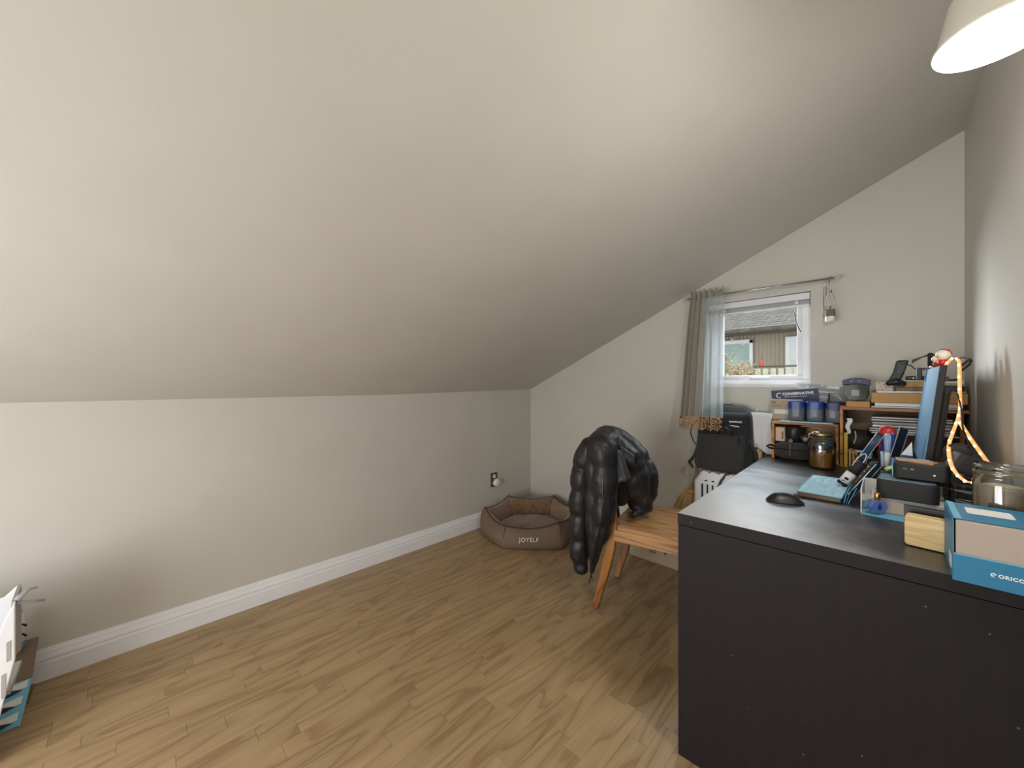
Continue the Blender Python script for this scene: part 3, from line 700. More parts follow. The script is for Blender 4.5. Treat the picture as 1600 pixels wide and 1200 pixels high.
for i in range(7):
    xx = -.772+i*.038; MB().poly([(xx, 0), (xx+.020, 0), (xx+.010, .009)], 0, .002, T_((0, 2.3775, .583), rx=pi/2-.25)).build('vent_mark', M['ink'], ht, True)
for i in range(6):
    xx = -.79+i*.048; box('top_rib', M['vinyl'], ht, xx, xx+.03, 2.40, 2.52, zt-.003, zt+.006, bevel=.002)
MB().tube([(-.66, 2.41, zt+.010), (-.68, 2.372, .60), (-.70, 2.365, .54), (-.715, 2.364, .45)], .007).build('strap', M['greyplate'], ht, True)
for sx in (-.79, -.53): MB().box(sx-.02, sx+.02, 2.38, 2.54, 0, .05).build('foot', M['black'], ht, True, bevel=.005)

bk = thing('backpack', 'black backpack leaning on the back wall on top of the white heater', 'backpack', (-.700, 2.500, .634), R(-3))
def bag_pt(u, v, W=.156, Dp=.070, H=.385):
    a = 2*pi*u; s = lambda c_: math.copysign(abs(c_)**.42, c_)
    k = 1-.10*v-(.35*((v-.82)/.18)**2 if v > .82 else 0); k2 = 1-.22*v-(.6*((v-.8)/.2)**2 if v > .8 else 0)
    if v < .08: k *= .93+.07*v/.08; k2 *= .8+.2*v/.08
    return (W*s(cos(a))*k+.010*sin(3*a)*(1-v)*.6, Dp*s(sin(a))*k2+.045*v, .004+H*v)
mb = MB(); mb.grid(bag_pt, 56, 30, closed_u=True); mb.f.append(tuple(range(56*30, 56*31))); mb.mi.append(0); mb.f.append(tuple(range(55, -1, -1))); mb.mi.append(0)
mb.build('body', M['fabric'], bk, smooth=True)
def pocket(u, v):
    x = (u-.5)*.258; e = (4*u*(1-u))**.25*(4*v*(1-v))**.22
    z = .012+.205*v+(.012*(u-.5)*v); yb = -.075*(1-.22*z/.375)+.045*z/.375
    return (x-.006, yb+.006-.022*e-.004*noise.noise(V((x*14, z*14, 2))), z)
MB().grid(pocket, 26, 22).build('front_pocket', M['fabgrey'], bk, smooth=True)
def flap(u, v):
    x = (u-.5)*.235; e = (4*u*(1-u))**.3*(4*v*(1-v))**.3; z = .282+.070*v
    yb = -.075*(1-.22*z/.375)+.045*z/.375+(.03*((z-.31)/.06)**2 if z > .31 else 0)
    return (x+.012, yb+.003-.012*e, z)
MB().grid(flap, 20, 12).build('top_flap', M['fabric'], bk, smooth=True)
MB().tube([(-.10, -.078, .276), (0, -.082, .279), (.10, -.078, .276)], .0022).build('zipper', M['blackg'], bk)
text('BACKPACK', .0125, M['label_white'], bk, wm(bk) @ T_((.082, -.0660, .300), rx=pi/2-.10, rz=.10), bold=.0003)
MB().box(.082, .104, -.078, -.0755, .2735, .2765).build('metal_tag', M['steel'], bk)
MB().tube([(.100, -.078, .225), (.103, -.086, .215), (.105, -.087, .195), (.109, -.087, .178)], [.002, .003, .0035, .002]).build('zipper_pull', M['blackg'], bk)
MB().tube([(.035+.036*cos(a), -.083-.014*sin(a), .222+.044*sin(a)) for a in [pi*i/14 for i in range(15)]], .0045).build('bottle_loop', M['blackg'], bk, smooth=True)
MB().tube([(-.045, .045, .372), (-.03, .050, .392), (.03, .050, .392), (.045, .045, .372)], .005, flat=.5).build('top_handle', M['fabric'], bk, smooth=True)
MB().tube([(-.140, -.02, .30), (-.172, -.035, .26), (-.180, -.04, .21), (-.165, -.035, .165), (-.150, -.03, .14)], .007, flat=.5).build('side_strap', M['fabric'], bk, smooth=True)
MB().tube([(-.152, -.01, .12), (-.160, -.03, .07), (-.185, -.045, .03), (-.160, -.05, .0)], [.010, .012, .014, .008], flat=.5).build('hip_strap', M['fabric'], bk, smooth=True)
MB().tube([(.138, -.02, .20), (.175, -.03, .13), (.185, -.035, .07), (.200, -.03, .02)], [.010, .013, .012, .008], flat=.5).build('shoulder_strap', M['fabric'], bk, smooth=True)

br = thing('straw_broom', 'straw hand broom standing between the wall and the white heater', 'broom', (-.88, 2.47, .30))
mb = MB()
for i in range(90):
    s = i/89; u = s*2-1; yo = random.uniform(-.018, .018)
    top = V((-.862+.012*u, 2.47+yo*.3, .545)); bot = V((-.925+.075*u+random.uniform(-.004, .004), 2.462+yo, .315+random.uniform(0, .012)))
    mid = top.lerp(bot, .5)+V((.012*u, yo*.4, 0)); mb.tube([top, mid, bot], [.0022, .0034, .0026], 5)
tag(mb.build('bristles', M['straw'], br, True), kind='stuff')
MB().tube([(-.866, 2.47, .51), (-.855, 2.47, .545), (-.848, 2.475, .59), (-.842, 2.48, .68)], [.020, .016, .011, .010]).build('handle', M['carddk'], br, True)
mb = MB()
for zz in (.47, .50): mb.tube([(-.874+.003+(.034-(zz-.47)*.3)*cos(a), 2.468+.018*sin(a), zz) for a in [i*2*pi/16 for i in range(16)]], .0018, 5, closed=True)
mb.build('binding', M['piping'], br, True)
ct = thing('carton', 'pale grey carton on the floor behind the wooden chair', 'box', (-1.05, 2.47, 0))
box('box_body', M['cardlt'], ct, -1.245, -.86, 2.385, 2.575, .0, .295, bevel=.003)
for a_, b_ in ((2.387, 2.479), (2.481, 2.573)): box('flap', M['cardlt'], ct, -1.243, -.862, a_, b_, .295, .299, bevel=.001)
for q in ((-1.115, -1.060, .076, .082), (-1.105, -1.065, .062, .068), (-1.012, -.998, .072, .084)): MB().box(q[0], q[1], 2.3838, 2.3850, q[2], q[3]).build('printed_mark', M['greyplate'], ct, True)

# towel on a wall hook
tw = thing('white_towel', 'white cloth hanging between the backpack and the desk shelf', 'cloth', (-.52, 2.56, .87))
def towel(u, v):
    w_ = .128-.028*min(1, v*4)*1; x = -.522+(u-.5)*w_+.012*v
    if v < .10: z = .985-.02*(v/.1)**2; y = 2.548-.020*sin(v/.1*pi/2)
    else: z = .965-.185*(v-.10)/.9; y = 2.524
    y += .005*sin(u*13+v*3)*min(1, v*1.6)*v+.002*sin(u*31)*v
    if v > .93: z += .012*sin(u*5.5)-.010*(u > .25)
    return (x, y-.004, z)
MB().grid(towel, 40, 34).build('cloth', M['white_cloth'], tw, True, smooth=True, solid=.006)
hk = thing('wall_hook_bar', 'small white wall bar with a curved hook that holds the cloth', 'hook', (-.52, 2.59, .97))
box('bar', M['vinyl'], hk, -.582, -.462, 2.556, 2.574, .966, .974)
box('plate', M['vinyl'], hk, -.56, -.48, 2.574, 2.603, .960, .980)
MB().tube([(-.545, 2.560, .975), (-.545, 2.548, .992), (-.541, 2.545, 1.002), (-.536, 2.548, 1.008)], .0022).build('hook', M['vinyl'], hk, True)
bw = thing('wooden_spoon', 'pale wooden spoon head poking up below the white cloth', 'spoon', (-.535, 2.53, .72))
MB().lathe([(.002, -.03), (.014, -.022), (.019, 0), (.015, .020), (.004, .030)], 16, T=T_((-.530, 2.535, .752)) @ Matrix.Diagonal((1, .35, 1, 1))).build('bowl', M['bamboo'], bw, True, smooth=True)
MB().tube([(-.530, 2.535, .73), (-.530, 2.53, .60), (-.535, 2.52, .50)], .005).build('handle', M['bamboo'], bw, True)

# ------------------------------------------------------------ low shelf on the desk and what is on it
ls = thing('desk_shelf', 'low pine shelf unit at the far end of the desk, left of the taller one', 'shelf', (-.315, 2.53, .75))
box('top_board', M['shelfwood'], ls, -.455, -.178, 2.455, 2.600, .937, .951)
box('side_board', M['shelfwood'], ls, -.455, -.443, 2.460, 2.600, .7505, .937)
box('side_board', M['shelfwood'], ls, -.190, -.178, 2.460, 2.600, .7505, .937)
box('middle_board', M['shelfwood'], ls, -.443, -.190, 2.595, 2.602, .76, .937)
ts = thing('desk_shelf', 'taller pine shelf unit in the corner behind the monitor', 'shelf', (.03, 2.51, .75))
box('top_board', M['shelfwood'], ts, -.172, .233, 2.430, 2.600, 1.026, 1.040)
box('side_board', M['shelfwood'], ts, -.172, -.160, 2.435, 2.600, .7505, 1.026)
box('side_board', M['shelfwood'], ts, .207, .219, 2.435, 2.600, .7505, 1.026)
box('back_board', M['carddk'], ts, -.160, .207, 2.594, 2.600, .7505, 1.026)
box('inner_shelf', M['silver'], ts, -.06, .205, 2.40, 2.592, .925, .931)
for o_, xs in ((ls, (-.440, -.20)), (ts, (-.157, .19))):
    pass
# newspaper
nw = thing('newspaper', 'folded newspaper lying under the three blue-lidded containers', 'newspaper', (-.31, 2.52, .951))
box('fold', M['paper'], nw, -.418, -.196, 2.435, 2.590, .9515, .9545, bevel=.0005)
box('fold', M['bluelt'], nw, -.414, -.20, 2.438, 2.588, .9548, .9575, bevel=.0005)
mb = MB()
for i in range(7):
    xx = -.40+i*.028; mb.box(xx, xx+.018, 2.445, 2.452, .9576, .9580)
mb.build('print_block', M['ink'], nw, True)
box('print_picture', M['red'], nw, -.262, -.240, 2.445, 2.456, .9576, .9581, bevel=0)
# containers
def container(x, y, z, lidm, label, fill_h, fillm, rz=0, w_=.036, h=.104):
    t = thing('food_container', label, 'container', (x, y, z), rz, 'blue-lidded tubs on the low shelf')
    def sh(u, v, r=1):
        a = 2*pi*u; s = lambda c_: math.copysign(abs(c_)**.55, c_); k = (.84+.16*min(1, v*4)**.6)*r
        return (w_*s(cos(a))*k, w_*s(sin(a))*k, .001+h*.72*v)
    MB().grid(sh, 36, 10, closed_u=True).build('tub', M['clearplastic'], t, smooth=True)
    def fl(u, v):
        p = sh(u, v*fill_h/.72, .90); a = 2*pi*u
        return (p[0], p[1], .003+p[2]+(.008*sin(3*a) if v > .9 else 0))
    mb = MB(); mb.grid(fl, 36, 5, closed_u=True); mb.f.append(tuple(range(36*5, 36*6))); mb.mi.append(0)
    mb.build('contents', fillm, t, smooth=True)
    def lid(u, v):
        a = 2*pi*u; s = lambda c_: math.copysign(abs(c_)**.55, c_)
        dip = .010*cos(2*a)-.004
        z_ = h*.70+(dip if v < .01 else 0)*1+(h*.29)*v; k = 1.03 if v < .85 else 1.03-.06*(v-.85)/.15
        return (w_*s(cos(a))*k, w_*s(sin(a))*k, z_)
    mb = MB(); mb.grid(lid, 36, 6, closed_u=True); mb.f.append(tuple(range(36*6, 36*7))); mb.mi.append(0)
    mb.build('lid', lidm, t, smooth=False, bevel=.002)
    return t
F1 = pm('oat_fill', 'b79b72', .9, bump=.6, bs=90); F2 = pm('grey_foil_fill', 'a39a8c', .5, bump=.8, bs=60); F3 = pm('dark_grey_fill', '78746f', .7, bump=.5, bs=60)
container(-.348, 2.490, .958, M['navylid'], 'leftmost of the three blue-lidded tubs on the low shelf, oat-coloured food inside', .22, F1)
container(-.271, 2.490, .958, M['navylid'], 'middle of the three blue-lidded tubs on the low shelf, crumpled grey foil inside', .5, F2)
container(-.198+.002, 2.492, .958, M['navylid2'], 'rightmost of the three tubs on the low shelf, with a darker navy lid', .62, F3)
bx = thing('beige_carton', 'beige carton with a white window standing behind the left blue-lidded tub', 'box', (-.41, 2.56, .951))
box('box_body', M['cardlt'], bx, -.474, -.330, 2.532, 2.572, .952, 1.066)
box('printed_window', M['paper'], bx, -.455, -.375, 2.5305, 2.533, .985, 1.010, bevel=.0005)
MB().box(-.468, -.448, 2.5312, 2.5322, 1.046, 1.052).box(-.468, -.425, 2.5312, 2.5322, 1.026, 1.030).box(-.468, -.450, 2.5312, 2.5322, 1.040, 1.042).build('printed_line', M['greyplate'], bx, True)
nb = thing('navy_sign', 'navy blue CONSERVATIVE sign board propped behind the beige carton', 'sign', (-.37, 2.583, 1.0))
Tn = T_((-.372, 2.5800, 1.083), ry=R(-4.5))
MB().box(-.104, .104, -.003, .003, -.085, .036, Tn).build('board', M['navy'], nb, True)
text('CONSERVATIVE', .0195, M['label_white'], nb, Tn @ T_((.016, -.0036, .014), rx=pi/2), bold=.0006)
text('PARTY OF BRITISH COLUMBIA', .0075, M['label_white'], nb, Tn @ T_((.006, -.0036, -.002), rx=pi/2))
mb = MB()
arc = [(-.067+.013*cos(a), -.0042, .008+.013*sin(a)) for a in [R(50)+i*R(18) for i in range(15)]]
mb.tube([tuple(Tn @ V(p)) for p in arc], .0026, 6); mb.build('emblem', M['label_white'], nb, True)
pb = thing('plastic_bag', 'crumpled clear plastic bag leaning on the wall behind the tubs', 'bag', (-.22, 2.575, 1.0))
def pbag(u, v):
    x = -.36+.215*u; z = .99+.165*v-.02*u*v; return (x+.006*noise.noise(V((u*4, v*5, 0))), 2.5945-.003*v+.006*noise.noise(V((u*5, v*6, 2))), z+.006*noise.noise(V((u*6, 3, v))))
MB().grid(pbag, 30, 20).build('film', M['bag'], pb, True, smooth=True)
mb = MB()
for zz in (1.085, 1.10, 1.12): mb.tube([(-.25, 2.586, zz), (-.20, 2.586, zz-.002), (-.175, 2.586, zz-.001)], .0006, 4)
tag(mb.build('print_line', M['greyplate'], pb, True), kind='stuff')
mk = thing('marker_pen', 'black marker standing upright behind the right-hand tub', 'pen', (-.222, 2.565, .951))
MB().lathe([(.005, 0), (.005, .105), (.0035, .11), (.0035, .145)], 12, (-.222, 2.545, .958)).build('barrel', M['black'], mk, True, smooth=True)

# under the low shelf
sb = thing('soft_case', 'black zipped soft case under the low desk shelf, left of the jar', 'case', (-.36, 2.50, .75))
me = None
def scase(u, v):
    a = 2*pi*u; s = lambda c_: math.copysign(abs(c_)**.4, c_); k = 1-.9*abs(2*v-1)**7
    return (-.362+.080*s(cos(a))*(.5+.5*k), 2.505+.058*s(sin(a))*(.5+.5*k), .752+.086*v)
mb = MB(); mb.grid(scase, 48, 16, closed_u=True); mb.f.append(tuple(range(48*16, 48*17))); mb.mi.append(0); mb.build('body', M['fabgrey'], sb, True, smooth=True)
MB().tube([scase(i/48, .62) for i in range(48)], .0022, 5, closed=True).build('zipper', M['blackg'], sb, True)
MB().tube([(-.372, 2.50, .842), (-.372, 2.452, .836), (-.371, 2.444, .81), (-.371, 2.446, .775)], .004, flat=.4).build('strap', M['greyplate'], sb, True)
MB().tube([(-.435, 2.47, .815), (-.463, 2.455, .82), (-.476, 2.455, .812), (-.463, 2.455, .804), (-.437, 2.47, .80)], .006).build('side_loop', M['black'], sb, True)
rc = thing('power_adapter', 'beige rectangular adapter at the left inside the low shelf', 'adapter', (-.42, 2.50, .84))
box('case', pm('pinkish_beige_plastic', 'd6b9a0', .5), rc, -.441, -.398, 2.475, 2.520, .842, .918, bevel=.004)
box('slot', M['carddk'], rc, -.412, -.405, 2.4742, 2.476, .855, .895, bevel=0)
for zz in (.905, .911): box('socket', M['ink'], rc, -.411, -.408, 2.4742, 2.476, zz, zz+.003, bevel=0)
mg = thing('black_mug', 'round black pot inside the low shelf on top of the soft case', 'pot', (-.37, 2.50, .84))
MB().lathe([(.018, .840), (.030, .848), (.037, .868), (.038, .905), (.034, .928)], 24, (-.362, 2.515, 0)).build('pot_body', pm('dark_plum_plastic', '2c2527', .35), mg, True, smooth=True)
MB().lathe([(.010, 0), (.010, .006)], 12, T=T_((-.372, 2.474, .850), rx=pi/2)).build('button', M['greyplate'], mg, True)
cm = thing('camera', 'small black camera with strap beside the black pot in the low shelf', 'camera', (-.30, 2.49, .84))
box('camera_body', M['blackm'], cm, -.022, .024, -.015, .02, 0, .044, world=False, bevel=.005)
for o in cm.children: o.location = (.0, 0, 0)
cm.location = (-.300, 2.485, .845); cm.rotation_euler = (0, R(-22), 0)
MB().lathe([(.014, 0), (.014, .012), (.011, .014)], 18, T=T_((0, -.015, .022), rx=pi/2)).build('lens', M['blackg'], cm)
MB().tube([(-.28, 2.47, .885), (-.268, 2.462, .87), (-.272, 2.458, .845), (-.279, 2.452, .842)], .003).build('strap', M['greyplate'], cm, True)
cl = thing('coiled_cables', 'dark cables and pouches stuffed behind the amber jar', 'cables', (-.24, 2.52, .75))
mb = MB()
for k in range(7):
    zz = .76+k*.017; r = .036+.004*(k % 2); mb.tube([(-.238+r*cos(a)*1.0, 2.530+.030*sin(a), zz+.004*sin(2*a+k)) for a in [i*2*pi/20 for i in range(20)]], .007, 6, closed=True)
mb.build('coil', M['black'], cl, True, smooth=True)
MB().grid(lambda u, v: (-.262+.05*u, 2.495-.01*v, .885+.022*v*u+.004*sin(u*7)), 6, 3).build('foil_packet', M['silver'], cl, True, solid=.002)
MB().tube([(-.33, 2.48, .928), (-.30, 2.475, .932), (-.26, 2.48, .926), (-.245, 2.48, .915)], .003).build('cable', M['papergr'], cl, True)

# amber jar
jr = thing('glass_jar', 'clip-top glass jar half full of amber liquid on the far end of the desk', 'jar', (-.228, 2.325, .7502))
prof_j = [(.040, 0), (.049, .003), (.053, .014), (.053, .115), (.049, .130), (.041, .140), (.040, .150), (.044, .153), (.044, .158)]
MB().lathe(prof_j, 32, (0, 0, .0005), caps=False).build('glass', M['jarglass'], jr, smooth=True)
am = pm('amber_liquid', 'b5772a', .1, spec=.6, alpha=.88)
MB().lathe([(.038, .003), (.047, .005), (.0505, .015), (.0505, .078), (.001, .078)], 32).build('liquid', am, jr, smooth=False)
MB().lathe([(.0455, .155), (.0465, .158), (.0465, .163), (.0455, .166)], 32).build('lid_ring', M['gold'], jr, smooth=True)
MB().lathe([(.043, .166), (.044, .168), (.040, .173), (.020, .176), (.002, .176)], 32).build('lid', M['jarglass'], jr, smooth=True)
MB().tube([(-.046, 0, .160), (-.050, -.01, .150), (-.049, -.014, .138)], .0016).tube([(.047*cos(a), .047*sin(a), .146) for a in [i*2*pi/24 for i in range(24)]], .0012, 5, closed=True).build('wire_clip', M['steel'], jr)
MB().tube([(.0535*cos(a), .0535*sin(a), .098+.004*sin(a*9)) for a in [-2.6+i*.09 for i in range(24)]], .0014, 5).build('embossing', M['jarglass'], jr)

# things in the tall shelf
for i, (x0, x1, z0, z1, yy) in enumerate([(-.068, .195, .932, .950, 2.405), (-.058, .19, .952, .978, 2.415), (-.062, .19, .981, 1.000, 2.41)]):
    lt = thing('laptop', ['bottom laptop of the three stacked in the tall shelf, glossy silver', 'middle laptop of the three stacked in the tall shelf, thick and grey', 'top laptop of the three stacked in the tall shelf, just under the board'][i], 'laptop', ((x0+x1)/2, yy+.08, z0), group='laptops stacked in the tall shelf')
    h = (z1-z0)/2
    box('base', M['silver'], lt, x0, x1, yy, yy+.18, z0, z0+h-.0006, bevel=.004); box('lid', M['silver'] if i != 1 else M['papergr'], lt, x0+.001, x1-.001, yy+.001, yy+.18, z0+h+.0006, z1, bevel=.004)
hb = thing('headphone_case', 'round black case with a cream stripe in the tall shelf', 'case', (-.11, 2.47, .85))
put(blob([[(-.125, 2.50, .885, .045), (-.095, 2.49, .880, .050), (-.075, 2.50, .865, .042)]], .005, 3), 'shell', M['blackm'], hb)
MB().tube([(-.118+.004*sin(a*2), 2.449-.004*sin(a), .925-.030*a) for a in [i*.2 for i in range(11)]], .0042, 6, flat=.5).build('stripe', pm('cream_stripe', 'd8c68a', .6), hb, True)
tn = thing('cream_box', 'small cream box under the round black case in the tall shelf', 'box', (-.10, 2.5, .75))
box('box_body', M['paper'], tn, -.14, -.06, 2.46, 2.55, .7505, .832)
bag = thing('paper_tag', 'crumpled white paper strip hanging just inside the tall shelf', 'paper', (-.145, 2.44, .94))
MB().grid(lambda u, v: (-.148+.020*u*(1-.4*v)+.004*sin(9*v), 2.437+.005*sin(5*v+2*u), .985-.075*v), 5, 10).build('sheet', M['paper'], bag, True, solid=.001)
yf = thing('yellow_folder', 'mustard yellow folder standing at the left of the tall shelf', 'folder', (-.146, 2.46, .75))
box('cover', M['yellow'], yf, -.157, -.143, 2.436, 2.56, .751, .915, bevel=.002)
for i, x0 in enumerate((-.136, -.124, -.112)):
    en = thing('envelope', ['first tan envelope standing right of the yellow folder', 'middle tan envelope standing right of the yellow folder', 'third tan envelope, farthest from the yellow folder'][i], 'envelope', (x0, 2.41, .75), group='tan envelopes beside the yellow folder')
    box('sheet', M['card'], en, x0, x0+.007, 2.395, 2.452, .7505, .842-i*.008, bevel=.001)
gl = thing('drinking_glass', 'clear tumbler holding something orange in front of the tall shelf', 'glass', (-.075, 2.33, .75))
MB().lathe([(.022, .001), (.024, .003), (.028, .088)], 24, caps=False).build('tumbler', M['jarglass'], gl, smooth=True)
MB().lathe([(.006, .004), (.018, .012), (.021, .030), (.017, .048), (.005, .056)], 18).build('fruit', pm('orange_peel', 'd8542e', .5), gl, smooth=True)
wr = thing('looped_wire', 'thin brass-coloured wire loop in front of the yellow folder', 'wire', (-.14, 2.40, .75))
MB().tube([(-.150+.034*cos(a), 2.382+.01*sin(a), .80+.040*sin(a)) for a in [i*2*pi/20 for i in range(20)]], .0014, 5, closed=True).tube([(-.118, 2.385, .80), (-.10, 2.38, .835), (-.085, 2.385, .832)], .0014, 5).build('loop', M['gold'], wr, True)

# on top of the tall shelf
tc_ = thing('food_container', 'navy-lidded clear container standing on its side on the tall shelf', 'container', (-.115, 2.50, 1.068))
def lidp(u, v):
    x = (u-.5)*.100; return (x, -.030, .104+.010*(1-(2*u-1)**2)-(.030+.0*v)*v)
mb = MB()
out_ = [(-.050, .075), (-.050, .100), (-.03, .108), (0, .112), (.03, .108), (.050, .100), (.050, .072), (.03, .080), (0, .083), (-.03, .080)]
mb.add([(x_, y_, z_) for y_ in (-.032, .030) for x_, z_ in out_], [tuple(range(9, -1, -1)), tuple(range(10, 20))]+[(i, (i+1) % 10, 10+(i+1) % 10, 10+i) for i in range(10)]).build('lid', M['navylid2'], tc_, bevel=.002)
out2 = [(-.046, .075), (-.03, .080), (0, .082), (.03, .080), (.046, .073), (.046, .03), (.036, .008), (0, .001), (-.03, .004), (-.044, .025)]
mb = MB(); mb.add([(x_, y_, z_) for y_ in (-.030, .030) for x_, z_ in out2], [tuple(range(9, -1, -1)), tuple(range(10, 20))]+[(i, (i+1) % 10, 10+(i+1) % 10, 10+i) for i in range(10)]).build('tub', M['smoky'], tc_, bevel=.003)
MB().box(-.040, .042, -.02, .02, .008, .06).build('contents', F3, tc_, bevel=.01)
MB().box(-.016, .012, -.0315, -.0300, .026, .054).build('sticker', M['papergr'], tc_, bevel=.002)
for xx in (-.016, .012): MB().lathe([(.0022, 0), (.0022, .001)], 8, T=T_((xx, -.032, .096), rx=pi/2)).build('dot', M['label_white'], tc_)
sc = thing('small_carton', 'small tan carton on the tall shelf under the navy-lidded container', 'box', (-.09, 2.48, 1.04))
box('box_body', M['card'], sc, -.148, -.065, 2.435, 2.55, 1.0405, 1.067)
rb = thing('red_booklet', 'red booklet at the left edge of the tall shelf top', 'booklet', (-.155, 2.45, 1.04))
box('cover', M['red'], rb, -.170, -.150, 2.436, 2.54, 1.0405, 1.0455, bevel=.0006)
for i, (x0, x1, z0, z1, y0_, m_, lb) in enumerate([(-.062, .205, 1.0405, 1.049, 2.428, 'navy', 'thin dark book lying directly on the tall shelf top'), (-.050, .21, 1.0495, 1.064, 2.425, 'paper', 'white book above the thin dark one on the tall shelf')]):
    b_ = thing('book', lb, 'book', ((x0+x1)/2, 2.5, z0)); box('pages', M['paper'], b_, x0+.002, x1-.002, y0_+.002, 2.57, z0+.001, z1-.001, bevel=.0004)
    box('cover', M[m_], b_, x0, x1, y0_, 2.572, z1-.0015, z1, bevel=.0004); box('cover', M[m_], b_, x0, x1, y0_, 2.572, z0, z0+.0015, bevel=.0004)
bc = thing('brown_carton', 'long flat brown carton lying across the tall shelf', 'box', (.08, 2.5, 1.065))
box('box_body', M['card'], bc, -.060, .228, 2.420, 2.58, 1.0645, 1.110, bevel=.002)
box('tuck_flap', M['card'], bc, -.058, .226, 2.419, 2.4205, 1.066, 1.107, bevel=.0006)
wc = thing('white_notepad', 'white notepad on the left of the long brown carton', 'notepad', (-.02, 2.46, 1.11))
box('pages', M['paper'], wc, -.042, .018, 2.424, 2.50, 1.1105, 1.1175, bevel=.0006)
kb = thing('charm_card_box', 'small pinkish box with tiny dark prints on the long brown carton', 'box', (-.01, 2.47, 1.118))
box('box_body', pm('pale_pink_card', 'cdbcae', .7), kb, -.046, .012, 2.45, 2.50, 1.118, 1.158)
for i, (dx, dz) in enumerate([(-.036, .006), (-.024, .008), (-.012, .012), (-.030, .020), (-.004, .022), (-.018, .028), (-.036, .034), (-.010, .036)]):
    MB().lathe([(.0022, 0), (.0022, .0008)], 8, T=T_((dx, 2.4498, 1.118+dz), rx=pi/2)).build('print_dot', M['ink'] if i % 3 else M['red'], kb, True)
gb = thing('brown_book', 'grey-brown hardcover below the upper tan carton', 'book', (.06, 2.46, 1.11))
box('cover', M['carddk'], gb, .020, .135, 2.425, 2.55, 1.1185, 1.1355, bevel=.002)
box('pages', M['paper'], gb, .018, .132, 2.428, 2.552, 1.1105, 1.118, bevel=.001)
ub = thing('tan_carton', 'upper tan carton on the grey-brown book behind the monitor', 'box', (.08, 2.48, 1.136))
box('box_body', M['card'], ub, .045, .135, 2.44, 2.56, 1.136, 1.163); box('lid', M['paper'], ub, .044, .136, 2.439, 2.561, 1.163, 1.166, bevel=.0006)
ad = thing('dark_gadget', 'flat black gadget with cables on the upper tan carton', 'gadget', (.09, 2.48, 1.167))
box('case', M['black'], ad, .052, .13, 2.46, 2.54, 1.1665, 1.185, bevel=.004)
MB().tube([(.09, 2.46, 1.178), (.115, 2.45, 1.176), (.125, 2.45, 1.19)], .003).build('cable', M['navy'], ad, True)
for zz, xx in ((1.176, .075),): MB().lathe([(.003, 0), (.003, .001)], 8, T=T_((xx, 2.459, zz), rx=pi/2)).build('lamp_dot', M['label_white'], ad, True)
for i, (x0, x1, z0, z1, m_, lb) in enumerate([(.165, .226, 1.111, 1.118, 'papergr', 'lowest tin of the small stack on the right end of the brown carton'), (.166, .223, 1.119, 1.141, 'blackg', 'glossy black box in the small stack beside the wall corner'), (.160, .222, 1.142, 1.150, 'papergr', 'grey notebook on the glossy black box beside the wall corner'), (.160, .220, 1.151, 1.160, 'paper', 'topmost white box of the small stack beside the wall corner')]):
    b_ = thing('small_box', lb, 'box', ((x0+x1)/2, 2.5, z0)); box('box_body', M[m_], b_, x0, x1, 2.45, 2.56, z0, z1, bevel=.002)
sp = thing('brown_case', 'small brown case with a black rod on the corner stack', 'case', (.18, 2.5, 1.16))
box('case_body', M['carddk'], sp, .142, .180, 2.46, 2.51, 1.1605, 1.182, bevel=.003); MB().tube([(.18, 2.47, 1.167), (.21, 2.47, 1.168)], .004).build('rod', M['black'], sp, True)

# black handheld scanner standing on its head
sn_ = thing('handheld_scanner', 'black handheld scanner with a cord, propped head-down on the tan cartons', 'scanner', (.02, 2.43, 1.145))
bar(MB(), [(.014, 2.432, 1.165), (.028, 2.432, 1.20), (.040, 2.432, 1.250), (.042, 2.432, 1.256)], [.020, .019, .020, .017], [.014, .013, .014, .011]).build('handle', M['black'], sn_, True, bevel=.006, seg=3)
put(blob([[(-.002, 2.420, 1.155, .013), (.020, 2.418, 1.160, .017), (.040, 2.420, 1.152, .013)]], .0035, 3), 'head', M['black'], sn_)
box('window', M['blackg'], sn_, .028, .046, 2.402, 2.412, 1.140, 1.150, bevel=.002)
mb = MB()
for i in range(5):
    for j in range(4): mb.box(.024+i*.005+j*.002, .027+i*.005+j*.002, 2.4165, 2.4185, 1.20+j*.009, 1.204+j*.009)
mb.build('key_grid', M['greyplate'], sn_, True)
MB().tube([(.056, 2.43, 1.235), (.066, 2.43, 1.232), (.076, 2.42, 1.218), (.090, 2.40, 1.212), (.105, 2.36, 1.21)], .0022, 6).build('cord', M['black'], sn_, True)

# ------------------------------------------------------------ monitor, led strip, ornaments
mo = thing('monitor', 'large flat monitor seen edge-on, screen facing left, on the desk', 'monitor', (.11, 2.08, .75))
def mon(d0, d1, y0, y1, z0, z1):   # slab parallel to the tilted screen, d = depth behind it
    def X(y, z): return .1143-.0063*(y-1.82)/.52+(z-1.21)*.105
    q = [(y, z) for z in (z0, z1) for y in (y0, y1)]
    b = [(X(y0, z0)+d0, y0, z0), (X(y0, z0)+d1, y0, z0), (X(y1, z0)+d1, y1, z0), (X(y1, z0)+d0, y1, z0)]
    t = [(X(y0, z1)+d0, y0, z1), (X(y0, z1)+d1, y0, z1), (X(y1, z1)+d1, y1, z1), (X(y1, z1)+d0, y1, z1)]
    return MB().hexa(b, t)
mon(0, .016, 1.82, 2.34, .865, 1.210).build('housing', M['blackm'], mo, True, bevel=.002)
mon(-.0012, 0, 1.823, 2.337, .872, 1.207).build('screen', M['screen'], mo, True)
mon(.016, .036, 1.86, 2.30, .89, 1.13).build('rear_housing', M['blackm'], mo, True, bevel=.008)
